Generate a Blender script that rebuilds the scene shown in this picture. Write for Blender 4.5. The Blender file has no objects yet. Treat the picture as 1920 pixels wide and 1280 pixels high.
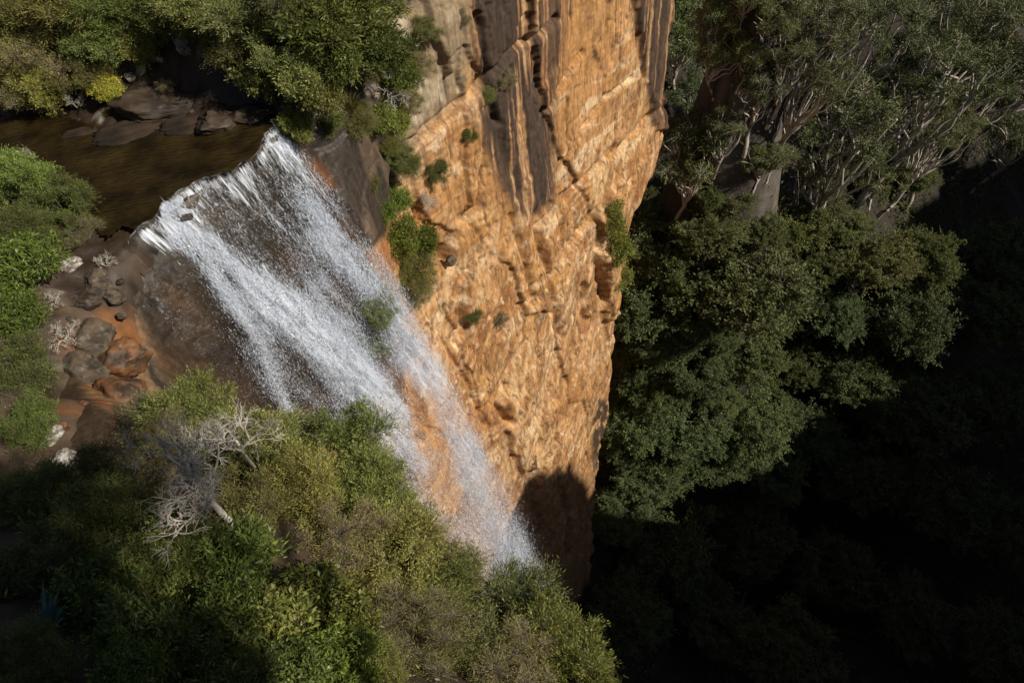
import bpy, math
import numpy as np
from mathutils import Matrix, Vector

# ------------------------------------------------------------------ camera, world, sun
sc = bpy.context.scene
col = sc.collection
PITCH, ROLL, CAMZ, F = math.radians(52), math.radians(6), 12.0, 1280.0

def rays(px, py):
    """directions (scaled so that t metres per pixel) of photograph pixels"""
    x = np.asarray(px, float) - 960.0; y = -(np.asarray(py, float) - 640.0)
    c, s = math.cos(ROLL), math.sin(ROLL)
    xr = c * x + s * y; yr = -s * x + c * y
    fwd = math.cos(PITCH) * F + math.sin(PITCH) * yr
    up = -math.sin(PITCH) * F + math.cos(PITCH) * yr
    return np.stack([xr, fwd, up], -1)

def project(p):
    p = np.asarray(p, float)
    x = p[..., 0]; y = p[..., 1]; z = p[..., 2] - CAMZ
    dep = math.cos(PITCH) * y - math.sin(PITCH) * z
    dep = np.where(np.abs(dep) < 1e-3, 1e-3, dep)
    yr = (math.sin(PITCH) * y + math.cos(PITCH) * z) / dep * F
    xr = x / dep * F
    c, s = math.cos(ROLL), math.sin(ROLL)
    return 960 + c * xr - s * yr, 640 - (s * xr + c * yr)

cam_d = bpy.data.cameras.new('camera'); cam = bpy.data.objects.new('camera', cam_d); col.objects.link(cam)
d0 = rays(960, 640); dx = rays(961, 640) - d0; dy = rays(960, 639) - d0
vx, vy, vz = Vector(dx).normalized(), Vector(dy).normalized(), -Vector(d0).normalized()
cam.matrix_world = Matrix(((vx.x, vy.x, vz.x, 0), (vx.y, vy.y, vz.y, 0), (vx.z, vy.z, vz.z, CAMZ), (0, 0, 0, 1)))
cam_d.sensor_width = 36; cam_d.lens = F / 1920 * 36; cam_d.clip_end = 2000; cam_d.clip_start = 0.05
sc.camera = cam

SUN_EL = math.radians(40); SUN_H = np.array([0.93, -0.37]); SUN_H /= np.linalg.norm(SUN_H)
S = np.array([SUN_H[0] * math.cos(SUN_EL), SUN_H[1] * math.cos(SUN_EL), math.sin(SUN_EL)])
w = bpy.data.worlds.new('World'); sc.world = w; w.use_nodes = True
nt = w.node_tree; sky = nt.nodes.new('ShaderNodeTexSky'); sky.sky_type = 'NISHITA'; sky.sun_disc = False
sky.sun_elevation = SUN_EL; sky.sun_rotation = math.atan2(S[0], S[1])
nt.links.new(sky.outputs[0], nt.nodes['Background'].inputs[0]); nt.nodes['Background'].inputs[1].default_value = 0.05
sun_d = bpy.data.lights.new('sun', 'SUN'); sun_d.energy = 4.6; sun_d.angle = math.radians(0.5); sun_d.color = (1, 0.93, 0.82)
sun = bpy.data.objects.new('sun', sun_d); col.objects.link(sun)
sun.rotation_euler = Vector(-S).to_track_quat('-Z', 'Y').to_euler()
vs = sc.view_settings; vs.view_transform = 'Standard'; vs.look = 'None'; vs.exposure = 0.0; vs.gamma = 1.0
sc.cycles.max_bounces = 5; sc.cycles.diffuse_bounces = 2; sc.cycles.transparent_max_bounces = 16
sc.cycles.caustics_reflective = False; sc.cycles.caustics_refractive = False

# ------------------------------------------------------------------ noise and mesh helpers
TAB = np.random.default_rng(7).random((64, 64, 64)).astype(np.float32)
def vnoise(x, y, z):
    xi = np.floor(x).astype(int); yi = np.floor(y).astype(int); zi = np.floor(z).astype(int)
    fx = x - xi; fy = y - yi; fz = z - zi
    fx = fx * fx * fx * (fx * (fx * 6 - 15) + 10); fy = fy * fy * fy * (fy * (fy * 6 - 15) + 10); fz = fz * fz * (3 - 2 * fz)
    x0, x1, y0, y1, z0, z1 = xi & 63, (xi + 1) & 63, yi & 63, (yi + 1) & 63, zi & 63, (zi + 1) & 63
    def L(zz):
        a = TAB[x0, y0, zz] * (1 - fx) + TAB[x1, y0, zz] * fx
        b = TAB[x0, y1, zz] * (1 - fx) + TAB[x1, y1, zz] * fx
        return a * (1 - fy) + b * fy
    return (L(z0) * (1 - fz) + L(z1) * fz) * 2 - 1
def fbm(x, y, z=0.0, o=4, lac=2.03, g=0.5):
    z = np.zeros_like(x) + z; r = 0; a = 1.0; n = 0
    for i in range(o):
        r = r + a * vnoise(x + 13.7 * i, y + 5.1 * i, z + 9.3 * i); n += a
        x, y, z = x * lac, y * lac, z * lac; a *= g
    return r / n
def sstep(a, b, x):
    t = np.clip((x - a) / (b - a), 0, 1); return t * t * (3 - 2 * t)
def seg_dist(px, py, pts):
    d = np.full(np.shape(px), 1e9)
    for (x0, y0), (x1, y1) in zip(pts[:-1], pts[1:]):
        ex, ey = x1 - x0, y1 - y0
        t = np.clip(((px - x0) * ex + (py - y0) * ey) / (ex * ex + ey * ey + 1e-9), 0, 1)
        d = np.minimum(d, np.hypot(px - x0 - t * ex, py - y0 - t * ey))
    return d
def inside(px, py, poly):
    r = np.zeros(np.shape(px), bool)
    for (x0, y0), (x1, y1) in zip(poly, poly[1:] + poly[:1]):
        c = ((y0 > py) != (y1 > py)) & (px < (x1 - x0) * (py - y0) / (y1 - y0 + 1e-12) + x0)
        r ^= c
    return r
def pmask(px, py, poly, soft):
    d = seg_dist(px, py, poly + poly[:1]); d = np.where(inside(px, py, poly), d, -d)
    return sstep(-soft, soft, d)

def facets(a, b, seed, jit=.9):
    """planar facets: Voronoi cells, each with its own offset and tilt; returns offset and edge closeness"""
    ai = np.floor(a).astype(int); bi = np.floor(b).astype(int); best = np.full(a.shape, 9.0); sec = best.copy(); val = np.zeros(a.shape)
    for i in (-1, 0, 1):
        for j in (-1, 0, 1):
            x, y = (ai + i) & 63, (bi + j) & 63
            ra = ai + i + .5 + jit * (TAB[x, y, seed] - .5) - a; rb = bi + j + .5 + jit * (TAB[x, y, seed + 1] - .5) - b; d = np.hypot(ra, rb)
            v = (TAB[x, y, seed + 2] - .5) * 1.2 + (TAB[x, y, seed + 3] - .5) * 2.2 * ra + (TAB[x, y, seed + 4] - .5) * 2.2 * rb
            m = d < best; sec = np.where(m, best, np.minimum(sec, d)); val = np.where(m, v, val); best = np.where(m, d, best)
    return val, sec - best
def mesh_np(name, v, f, mat=None, cols=None, uv=None, smooth=True):
    """v (n,3); f (m,k) all faces with k corners"""
    me = bpy.data.meshes.new(name); v = np.asarray(v, np.float32); f = np.asarray(f, np.int32); k = f.shape[1]
    me.vertices.add(len(v)); me.vertices.foreach_set('co', v.ravel())
    me.loops.add(f.size); me.loops.foreach_set('vertex_index', f.ravel())
    me.polygons.add(len(f)); me.polygons.foreach_set('loop_start', np.arange(0, f.size, k, dtype=np.int32))
    me.polygons.foreach_set('loop_total', np.full(len(f), k, np.int32))
    me.polygons.foreach_set('use_smooth', np.full(len(f), smooth))
    if cols is not None:
        at = me.color_attributes.new('Col', 'FLOAT_COLOR', 'POINT'); at.data.foreach_set('color', np.asarray(cols, np.float32).ravel())
    if uv is not None:
        l = me.uv_layers.new(name='UVMap'); l.data.foreach_set('uv', np.asarray(uv, np.float32)[f.ravel()].ravel())
    me.update(calc_edges=True); me.validate()
    if mat: me.materials.append(mat)
    return me
def grid_faces(nr, nc):
    i = np.arange((nr - 1) * nc).reshape(nr - 1, nc)[:, :-1].ravel()
    return np.stack([i, i + 1, i + nc + 1, i + nc], 1)
def obj(name, me, parent=None, **props):
    o = bpy.data.objects.new(name, me); col.objects.link(o)
    if parent: o.parent = parent
    for k, v in props.items(): o[k] = v
    return o
def rgba(c, n=None):
    return np.array([*c, 1.0])

# ------------------------------------------------------------------ materials
def new_mat(name):
    m = bpy.data.materials.new(name); m.use_nodes = True; n = m.node_tree.nodes; l = m.node_tree.links
    return m, n, l, n['Principled BSDF']
def rock_mat(name, scale=6.0, bump=0.5, dist=0.05, streaky=0.0):
    m, n, l, b = new_mat(name)
    at = n.new('ShaderNodeVertexColor'); at.layer_name = 'Col'
    co = n.new('ShaderNodeTexCoord')
    n1 = n.new('ShaderNodeTexNoise'); n1.inputs['Scale'].default_value = scale; n1.inputs['Detail'].default_value = 9; n1.inputs['Roughness'].default_value = 0.65
    l.new(co.outputs['Object'], n1.inputs['Vector'])
    mr = n.new('ShaderNodeMapRange'); mr.inputs[1].default_value = 0.3; mr.inputs[2].default_value = 0.7; mr.inputs[3].default_value = 0.72; mr.inputs[4].default_value = 1.22
    l.new(n1.outputs['Fac'], mr.inputs[0])
    mx = n.new('ShaderNodeMix'); mx.data_type = 'RGBA'; mx.blend_type = 'MULTIPLY'; mx.inputs[0].default_value = 1
    mpz = n.new('ShaderNodeMapping'); mpz.inputs['Scale'].default_value = (1, 1, .12); l.new(co.outputs['Object'], mpz.inputs[0])
    n3 = n.new('ShaderNodeTexNoise'); n3.inputs['Scale'].default_value = scale * 1.6; n3.inputs['Detail'].default_value = 6; l.new(mpz.outputs[0], n3.inputs['Vector'])
    mr3 = n.new('ShaderNodeMapRange'); mr3.inputs[1].default_value = .32; mr3.inputs[2].default_value = .68; mr3.inputs[3].default_value = 1 - streaky; mr3.inputs[4].default_value = 1 + .6 * streaky; l.new(n3.outputs['Fac'], mr3.inputs[0])
    mm = n.new('ShaderNodeMath'); mm.operation = 'MULTIPLY'; l.new(mr.outputs[0], mm.inputs[0]); l.new(mr3.outputs[0], mm.inputs[1])
    l.new(at.outputs['Color'], mx.inputs[6]); l.new(mm.outputs[0], mx.inputs[7]); l.new(mx.outputs[2], b.inputs['Base Color'])
    bp = n.new('ShaderNodeBump'); bp.inputs['Strength'].default_value = bump; bp.inputs['Distance'].default_value = dist
    l.new(n1.outputs['Fac'], bp.inputs['Height']); l.new(bp.outputs[0], b.inputs['Normal'])
    # alpha of the vertex colour = dryness -> roughness
    mr2 = n.new('ShaderNodeMapRange'); mr2.inputs[3].default_value = 0.28; mr2.inputs[4].default_value = 0.9
    l.new(at.outputs['Alpha'], mr2.inputs[0]); l.new(mr2.outputs[0], b.inputs['Roughness'])
    b.inputs['Specular IOR Level'].default_value = 0.35
    return m
M_ROCK = rock_mat('sandstone', 5.0, 0.7, 0.06, .3)
M_SHELF = rock_mat('shelf_rock', 4.0, 0.6, 0.05)
M_FLOOR = rock_mat('forest_floor', 1.2, 0.8, 0.3)

def leaf_mat(name, c1, c2, trans=0.35, rough=0.5, spec=0.4):
    m, n, l, b = new_mat(name)
    oi = n.new('ShaderNodeObjectInfo'); at = n.new('ShaderNodeVertexColor'); at.layer_name = 'Col'
    sep = n.new('ShaderNodeSeparateColor'); l.new(at.outputs['Color'], sep.inputs[0])
    mx = n.new('ShaderNodeMix'); mx.data_type = 'RGBA'; mx.inputs[6].default_value = (*c1, 1); mx.inputs[7].default_value = (*c2, 1)
    l.new(sep.outputs[1], mx.inputs[0])
    mu = n.new('ShaderNodeMix'); mu.data_type = 'RGBA'; mu.blend_type = 'MULTIPLY'; mu.inputs[0].default_value = 1
    l.new(mx.outputs[2], mu.inputs[6]); l.new(oi.outputs['Color'], mu.inputs[7])
    br = n.new('ShaderNodeMix'); br.data_type = 'RGBA'; br.blend_type = 'MULTIPLY'; br.inputs[0].default_value = 1
    l.new(mu.outputs[2], br.inputs[6]); l.new(sep.outputs[0], br.inputs[7])
    l.new(br.outputs[2], b.inputs['Base Color']); b.inputs['Roughness'].default_value = rough; b.inputs['Specular IOR Level'].default_value = spec
    tr = n.new('ShaderNodeBsdfTranslucent'); l.new(br.outputs[2], tr.inputs['Color'])
    ms = n.new('ShaderNodeMixShader'); ms.inputs[0].default_value = trans
    l.new(b.outputs[0], ms.inputs[1]); l.new(tr.outputs[0], ms.inputs[2]); l.new(ms.outputs[0], n['Material Output'].inputs['Surface'])
    return m
M_HEATH = leaf_mat('heath_leaf', (0.168, 0.183, 0.062), (0.302, 0.274, 0.118), 0.3, 0.5)
M_BROAD = leaf_mat('broad_leaf', (0.155, 0.183, 0.059), (0.267, 0.267, 0.085), 0.35, 0.42, 0.3)
M_RAIN = leaf_mat('rainforest_leaf', (0.120, 0.144, 0.064), (0.193, 0.200, 0.080), 0.3, 0.55, .2)
M_GUM = leaf_mat('gum_leaf', (0.106, 0.129, 0.050), (0.185, 0.185, 0.076), 0.25, 0.6, .15)
M_GRASS = leaf_mat('grass_blade', (0.14, 0.15, 0.035), (0.26, 0.22, 0.08), 0.35, 0.5)
M_BLUE = leaf_mat('blue_leaf', (0.05, 0.11, 0.12), (0.06, 0.13, 0.13), 0.2, 0.4)
def bark_mat(name, c1, c2, sc_=8.0):
    m, n, l, b = new_mat(name); co = n.new('ShaderNodeTexCoord')
    nz = n.new('ShaderNodeTexNoise'); nz.inputs['Scale'].default_value = sc_; nz.inputs['Detail'].default_value = 6
    mp = n.new('ShaderNodeMapping'); mp.inputs['Scale'].default_value = (1, 1, 0.25); l.new(co.outputs['Object'], mp.inputs[0]); l.new(mp.outputs[0], nz.inputs['Vector'])
    cr = n.new('ShaderNodeValToRGB'); cr.color_ramp.elements[0].color = (*c1, 1); cr.color_ramp.elements[1].color = (*c2, 1)
    cr.color_ramp.elements[0].position = 0.35; cr.color_ramp.elements[1].position = 0.65
    l.new(nz.outputs['Fac'], cr.inputs[0]); l.new(cr.outputs[0], b.inputs['Base Color']); b.inputs['Roughness'].default_value = 0.85
    bp = n.new('ShaderNodeBump'); bp.inputs['Strength'].default_value = 0.5; l.new(nz.outputs['Fac'], bp.inputs['Height']); l.new(bp.outputs[0], b.inputs['Normal'])
    return m
M_TWIG = bark_mat('twig_bark', (0.10, 0.08, 0.06), (0.22, 0.18, 0.14), 14)
M_DEAD = bark_mat('dead_wood', (0.40, 0.35, 0.29), (0.62, 0.56, 0.47), 14)
M_GREY = bark_mat('grey_twig', (0.17, 0.14, 0.11), (0.32, 0.27, 0.21), 14)
M_PALE = bark_mat('gum_bark', (0.32, 0.27, 0.21), (0.60, 0.54, 0.45), 2)
M_BARK = bark_mat('dark_bark', (0.07, 0.055, 0.04), (0.16, 0.13, 0.10), 3)

# ------------------------------------------------------------------ terrain: where the cliff edge and the ground are
def at_z(px, py, z):
    d = rays(px, py); t = (np.asarray(z, float) - CAMZ) / d[..., 2]
    return d * t[..., None] + np.array([0, 0, CAMZ])
def at_D(px, py, D):
    d = rays(px, py); return d / np.linalg.norm(d) * D + np.array([0, 0, CAMZ])
LIPL = at_z(270, 420, 0.0); LIPR = at_z(525, 240, 0.0)
A2 = (LIPR - LIPL)[:2]; LIPW = np.linalg.norm(A2); A2 = A2 / LIPW; N2 = np.array([A2[1], -A2[0]])
# plan of the edge, u = arc length, 0 at the right end of the lip, -LIPW at the left end
near = np.array([LIPL[:2], [-10.25, 12.9], [-10.15, 11.2], [-9.4, 9.6], [-8.2, 8.2], [-6.6, 7.1], [-5.0, 6.3]])
def smooth_line(p, k=3):
    for _ in range(k):
        q = [p[0]]
        for a, b in zip(p[:-1], p[1:]): q += [0.75 * a + 0.25 * b, 0.25 * a + 0.75 * b]
        p = np.array(q + [p[-1]])
    return p
nl = smooth_line(np.vstack([LIPR[:2], LIPL[:2] + 0.35 * (LIPR - LIPL)[:2], near]))
seg = np.r_[0, np.cumsum(np.linalg.norm(np.diff(nl, axis=0), axis=1))]
EU = np.r_[-seg[::-1], np.linspace(1, 40, 40)]
EP = np.vstack([nl[::-1], LIPR[:2] + np.linspace(1, 40, 40)[:, None] * A2])
tg = np.gradient(EP, EU, axis=0)
for _ in range(3): tg[1:-1] = (tg[:-2] + 2 * tg[1:-1] + tg[2:]) / 4
tg /= np.linalg.norm(tg, axis=1)[:, None]
def edge(u):
    p = np.stack([np.interp(u, EU, EP[:, 0]), np.interp(u, EU, EP[:, 1])], -1)
    t = np.stack([np.interp(u, EU, tg[:, 0]), np.interp(u, EU, tg[:, 1])], -1)
    t /= np.linalg.norm(t, axis=-1, keepdims=True)
    return p, np.stack([t[..., 1], -t[..., 0]], -1)
UMIN = EU[0]

def out_fall(z):          # how far the water has left the edge line at height z
    return 6.0 * (1 - np.exp(-np.maximum(-z, 0) / 12.0))
def lean(u, z):           # broad shape of the rock face in front of the edge line
    zz = np.maximum(-z, 0)
    prof = np.where(zz < 7, out_fall(-zz) - 0.22, out_fall(-7.0) - 0.22 - 1.6 * sstep(7, 22, zz))
    m = 1 - sstep(-0.6, 3.2, u)
    left = sstep(-5.2, -7.5, u)
    return prof * m * (1 - 0.35 * left) + 0.04 * zz * (1 - m) * sstep(0, 20, zz)

def tps(P, V):
    P = np.asarray(P, float); n = len(P)
    r = np.linalg.norm(P[:, None] - P[None], axis=-1); K = np.where(r > 0, r * r * np.log(r + 1e-9), 0) + np.eye(n) * 0.4
    T = np.c_[np.ones(n), P]; Amat = np.block([[K, T], [T.T, np.zeros((3, 3))]])
    c = np.linalg.solve(Amat, np.r_[V, np.zeros(3)])
    def f(x, y):
        sh = np.shape(x); q = np.stack([np.ravel(x), np.ravel(y)], -1); out = np.zeros(len(q))
        for i in range(0, len(q), 20000):
            rr = np.linalg.norm(q[i:i + 20000, None] - P[None], axis=-1)
            out[i:i + 20000] = np.where(rr > 0, rr * rr * np.log(rr + 1e-9), 0) @ c[:n] + c[n] + q[i:i + 20000] @ c[n + 1:]
        return out.reshape(sh)
    return f
pz = [(0,250,0),(150,270,0),(400,320,0),(300,360,0),(200,330,0),(520,235,0.05),(275,415,0),(330,170,.45),(430,200,.3),(250,200,.15),
      (100,150,.7),(300,80,1.4),(0,100,1.2),(500,120,1.0),(650,150,.7),(600,60,2.2),(200,0,2.6),(450,0,2.8),(740,20,1.6),(0,0,2.8),(0,-200,5),(400,-250,6),(760,-150,4),(900,-150,4),
      (100,420,.1),(20,380,.4),(180,470,-.05),(130,540,-.2),(60,600,.4),(0,500,1.0),(0,700,1.4),(160,650,-.7),(200,720,-1.2),(100,760,-.4),(40,900,.8),(150,880,.4)]
pD = [(250,920,9.0),(350,1000,8.0),(600,950,8.0),(800,1150,8.0),(1000,1230,8.6),(600,1200,6.6),(300,1200,6.0),(50,1100,7.0),(0,1280,5.8),(900,1280,7.0)]
ctl = [at_z(a, b, c) for a, b, c in pz] + [at_D(a, b, c) for a, b, c in pD] + [np.array(q, float) for q in [(0,-1,10.2),(-5,-3,11),(3,-3,10),(-14,0,10),(-20,8,7),(-12,-8,12),(5,-8,11),(-26,16,6),(-30,30,7)]]
ctl = np.array(ctl); near_z = tps(ctl[:, :2], ctl[:, 2])

# signed distance of a plan point to the edge (positive on the ground side)
near_edge = [at_D(600,880,8.6)[:2], at_D(790,1040,8.8)[:2], at_D(1000,1170,9.2)[:2], at_D(1100,1280,9.0)[:2], np.array([3.2,-0.5]), np.array([5.0,-4.0]), np.array([7.0,-9.0])]
POLY = np.vstack([EP[::-1], near_edge])
def edge_dist(x, y):
    sh = np.shape(x); x = np.ravel(x); y = np.ravel(y)
    d = np.full(x.shape, 1e9); sg = np.ones(x.shape)
    for (x0, y0), (x1, y1) in zip(POLY[:-1], POLY[1:]):
        ex, ey = x1 - x0, y1 - y0; L2 = ex * ex + ey * ey
        t = np.clip(((x - x0) * ex + (y - y0) * ey) / L2, 0, 1)
        dd = np.hypot(x - x0 - t * ex, y - y0 - t * ey); cr = ex * (y - y0) - ey * (x - x0)
        b = dd < d - 1e-9; d = np.where(b, dd, d); sg = np.where(b, np.where(cr < 0, 1.0, -1.0), sg)
    return (d * sg).reshape(sh)
CREEK = [(-80,205),(60,225),(160,250),(260,268),(420,238),(500,205),(560,225),(530,300),(300,455),(200,425),(165,375),(70,305),(-80,300)]
def ground_near(x, y, fine=True):
    z = near_z(x, y)
    px, py = project(np.stack([x, y, np.zeros_like(x)], -1))
    cm = pmask(px, py, CREEK, 28)
    z = z * (1 - cm) - 0.16 * cm
    if fine:
        rocky = sstep(900, 700, py) * sstep(0, 0.9, 1.0 - np.clip(z, 0, 3) / 3)
        st = fbm(x * 0.55, y * 0.55, 3.0, 4)
        z = z + 0.28 * st * (1 - 0.75 * cm) + (0.10 * fbm(x * 2.0, y * 2.0, 1.0, 5) - 0.12 * sstep(.12, 0, np.abs(fbm(x * 1.1, y * 1.1, 6.0, 3)))) * (1 - .7 * cm)
        led = fbm(x * 0.45 + 4, y * 0.45, 8.0, 3) * 5
        z = z + rocky * (1 - 0.6 * cm) * 0.16 * (np.floor(led) + sstep(0.6, 1.0, led - np.floor(led)) - led)
    return z

# gorge floor
gz = [(1110,1000,-72),(1060,1100,-76),(1150,800,-64),(1170,560,-50),(1230,420,-44),(1290,330,-42),(1465,405,-53),(1400,200,-47),(1400,0,-34),(1300,0,-36),(1560,405,-52),(1690,310,-55),(1520,250,-47),(1600,250,-48),(1900,0,-44),(1700,0,-36),(1560,100,-40),(1900,200,-62),(1900,600,-80),(1600,700,-74),(1400,700,-70),(1300,900,-74),(1900,1270,-90),(1500,1270,-86),(1200,1270,-82),(1900,-300,-30),(1500,-250,-5)]
gc = np.array([at_z(a, b, c) for a, b, c in gz] + [np.array(q, float) for q in [(5,5,-80),(30,-5,-86),(60,-10,-84),(110,30,-70),(150,100,-45),(120,160,-30),(20,110,-10),(60,180,10),(-10,60,-40)]])
floor_z = tps(gc[:, :2], gc[:, 2])

def hit(fn, px, py, rpx=0.0, k=0.0, tmax=0.2, t0=0.002):
    """first point on the pixel's ray whose height over the ground fn is k*R, R = rpx*t; returns point, t"""
    d = rays(px, py); t = np.geomspace(t0, tmax, 900)
    q = d * t[:, None]; q[:, 2] += CAMZ
    g = fn(q[:, 0], q[:, 1]); h = q[:, 2] - g - k * rpx * t
    i = np.argmax(h <= 0) if (h <= 0).any() else len(t) - 1
    return q[i], t[i], g[i]
def hit_wall(px, py, extra=0.0):
    d = rays(px, py); t = np.geomspace(0.01, 0.1, 900); q = d * t[:, None]; q[:, 2] += CAMZ
    rel = q[:, :2] - LIPR[:2]; off = rel @ N2; u = rel @ A2
    h = off - lean(u, q[:, 2]) - extra
    i = np.argmax(h <= 0) if (h <= 0).any() else len(t) - 1
    return q[i], t[i]

# ------------------------------------------------------------------ the cliff
def build_cliff():
    us = [UMIN]
    while us[-1] < 35: us.append(us[-1] + 0.036 + 0.0011 * max(us[-1] + 8, 0) * 1.6)
    us = np.array(us)
    dz = [0.0]
    while dz[-1] < 84: dz.append(dz[-1] + 0.035 + 0.0042 * dz[-1])
    top = np.linspace(0.55, 0.02, 12)
    zs = np.r_[top, -np.array(dz)]
    U, Z = np.meshgrid(us, zs); nr, nc = U.shape
    P, N = edge(U)
    # the edge line is not level left of the lip
    ez = np.interp(U, [UMIN, -11.5, -9.5, -7.5, -6.0, -LIPW, 0, 2.0, 5.0, 9, 30], [1.0, 0.3, -0.7, -0.7, -0.35, -0.12, -0.12, 0.3, 0.7, 1.0, 1.5])
    Zb = Z.copy(); zz = -Zb
    base = lean(U, np.minimum(Zb, 0))
    X0 = np.stack([P[..., 0] + N[..., 0] * base, P[..., 1] + N[..., 1] * base, Zb], -1)
    px, py = project(X0)
    W = base.copy()
    # big forms
    wet = pmask(px, py, [(255,380),(420,290),(530,235),(640,232),(730,190),(735,330),(720,430),(700,470),(760,640),(900,900),(820,960),(560,840),(300,800),(240,600)], 18)
    W += 0.25 * fbm(U * 0.16, Zb * 0.10, 2.0, 3) * (1 - 0.6 * wet)
    W += 0.08 * fbm(U * 0.42 + 0.13 * Zb, Zb * 0.12, 5.0, 4) * (1 - 0.7 * wet)
    # bedding: ledges with broken, cell-wise offsets
    warp = 0.9 * fbm(U * 0.18, Zb * 0.3, 11.0, 3)
    for per, amp, seed in ((2.6, 0.09, 1.0), (0.95, 0.03, 2.0), (0.4, 0.012, 3.0)):
        b = (Zb + warp + 0.06 * U) / per; bi = np.floor(b); bf = b - bi
        cellw = 2.2 * per
        cu = U / cellw + 7.31 * (TAB[(bi.astype(int) & 63), int(seed) * 5, 3]) * 3 + 0.35 * fbm(U * 1.3, Zb * 0.8, seed, 2)
        ci = np.floor(cu); h = TAB[bi.astype(int) & 63, ci.astype(int) & 63, int(seed) + 9]
        act = sstep(-0.15, 0.35, fbm(U * 0.09 + 3 * seed, Zb * 0.07, seed, 2))
        W += amp * act * (1 - 0.85 * wet) * ((h - 0.5) * 1.1 * sstep(0, 0.05, bf) - 0.35 * bf)
    # vertical joints / flutes
    fl = fbm(U * 1.1 + 0.25 * fbm(U * .5, Zb * .2, 4.0, 2), Zb * 0.05, 21.0, 3)
    W -= 0.07 * sstep(0.1, 0.0, np.abs(fl)) * sstep(-0.1, 0.3, fbm(U * 0.1, Zb * 0.06, 30.0, 2)) * (1 - 0.7 * wet)
    # scalloped honeycomb relief and fine relief
    W += 0.03 * fbm(U * 1.2, Zb * 1.0, 40.0, 4) + 0.03 * fbm(U * 4.5, Zb * 3.6, 41.0, 4)
    wu = .5 * fbm(U * .5, Zb * .4, 70., 3); wz = .7 * fbm(U * .5, Zb * .4, 71., 3); EDG = np.zeros(U.shape)
    for (pu, pzz, shr, amp, sd) in ((4.2, 12, .2, .27, 10), (3.0, 6.5, -.7, .12, 18), (1.3, 4.5, .25, .05, 26), (.9, 1.6, -1.2, .018, 50), (.5, 1.2, -.6, .013, 34), (.22, .5, -.4, .008, 42)):
        sc_ = min(1, pu); fv, fe = facets((U + shr * Zb * .5 + wu * sc_) / pu, (Zb - shr * U * .6 + wz * sc_) / pzz, sd)
        W += amp * fv * (1 - .35 * wet); W -= .22 * amp * sstep(.05, 0, fe) * (1 - .4 * wet)
        if amp > .06: EDG = np.maximum(EDG, sstep(.045, 0, fe) * (.5 + amp))
    dg = np.abs(fbm(U * 0.9 + 0.5 * Zb, Zb * 0.55 - 0.3 * U, 43.0, 4)); W -= 0.08 * sstep(0.06, 0.0, dg) * sstep(-.15, .2, fbm(U * .2, Zb * .15, 44., 2)) * (1 - wet)
    rg = 1 - np.abs(fbm(U * 2.6, Zb * 1.5, 45.0, 5)) * 2; W += 0.02 * (rg - .6) * (1 - .5 * wet)
    cr = np.abs(fbm(U * 1.8 + .2 * fbm(U * 3, Zb * 2, 2.5, 2), Zb * 0.35, 46.0, 3)); W -= 0.08 * sstep(0.05, 0.0, cr) * (1 - .7 * wet)
    cb = fbm(U * .25 + Zb * .15, (Zb - 1.6 * U) * .55, 82., 4); cm_ = sstep(9, 16, zz) * (1 - wet); W += .14 * cm_ * (sstep(.02, .10, cb) - sstep(.22, .5, cb)) - .10 * cm_ * sstep(.05, 0, np.abs(cb + .15))
    # features seen in the photograph
    def raise_poly(poly, h, soft):
        nonlocal W
        W = W + h * pmask(px + 8 * fbm(U * 1.1, Zb * .9, 3.3, 5), py + 8 * fbm(U * 1.1, Zb * .9, 5.3, 5), poly, soft * .7)
    def groove(line, depth, wd):
        nonlocal W
        jx = px + 5 * fbm(U * 1.4, Zb * 1.1, 6.3, 3); jy = py + 5 * fbm(U * 1.4, Zb * 1.1, 7.3, 3)
        W = W - depth * np.exp(-(seg_dist(jx, jy, line) / wd) ** 2)
    STREAK = [(880,-40),(1000,-40),(1010,80),(1005,180),(1020,300),(1036,378),(1002,392),(975,350),(940,260),(905,190),(885,80)]
    raise_poly(STREAK, 0.22, 12)
    raise_poly([(795,-20),(845,-20),(862,120),(842,165),(815,100)], 0.4, 5)
    raise_poly([(590,240),(715,180),(735,300),(722,420),(690,452),(640,380)], 0.22, 14)
    raise_poly([(770,300),(830,250),(900,180),(900,330),(890,400),(860,440),(800,420)], 0.22, 5)
    raise_poly([(1185,-20),(1260,-20),(1262,250),(1225,240),(1205,120)], 0.4, 5)
    raise_poly([(1120,470),(1165,470),(1175,560),(1130,600)], 0.6, 5)
    raise_poly([(950,740),(1010,800),(1010,880),(975,885),(945,800)], 0.5, 5)
    for ln, dp, wd in [([(748,150),(756,260),(742,400)], 0.5, 13), ([(905,330),(892,392),(868,418)], 0.55, 7), ([(960,410),(985,500),(1002,570)], 0.4, 6),
                       ([(1005,430),(1030,520),(1052,630)], 0.5, 7), ([(872,555),(868,620),(858,650)], 0.4, 5), ([(955,725),(935,760),(950,790)], 0.6, 6),
                       ([(1102,540),(1100,600)], 0.6, 6), ([(768,640),(778,740),(790,830)], 0.6, 9), ([(890,60),(905,140),(930,240)], 0.4, 5), ([(870,590),(885,660)], .4, 5),
                       ([(840,480),(845,498)], 0.9, 9), ([(1010,830),(1000,900),(1010,1000)], 0.6, 8), ([(1042,880),(1060,960),(1066,1040)], 0.5, 5),
                       ([(740,320),(800,268),(880,200),(950,122),(1040,55)], 0.35, 6), ([(1015,425),(1100,332),(1180,262),(1235,200)], 0.3, 6), ([(1040,520),(1120,400),(1180,330)], 0.3, 6)]:
        groove(ln, dp, wd)
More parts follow.
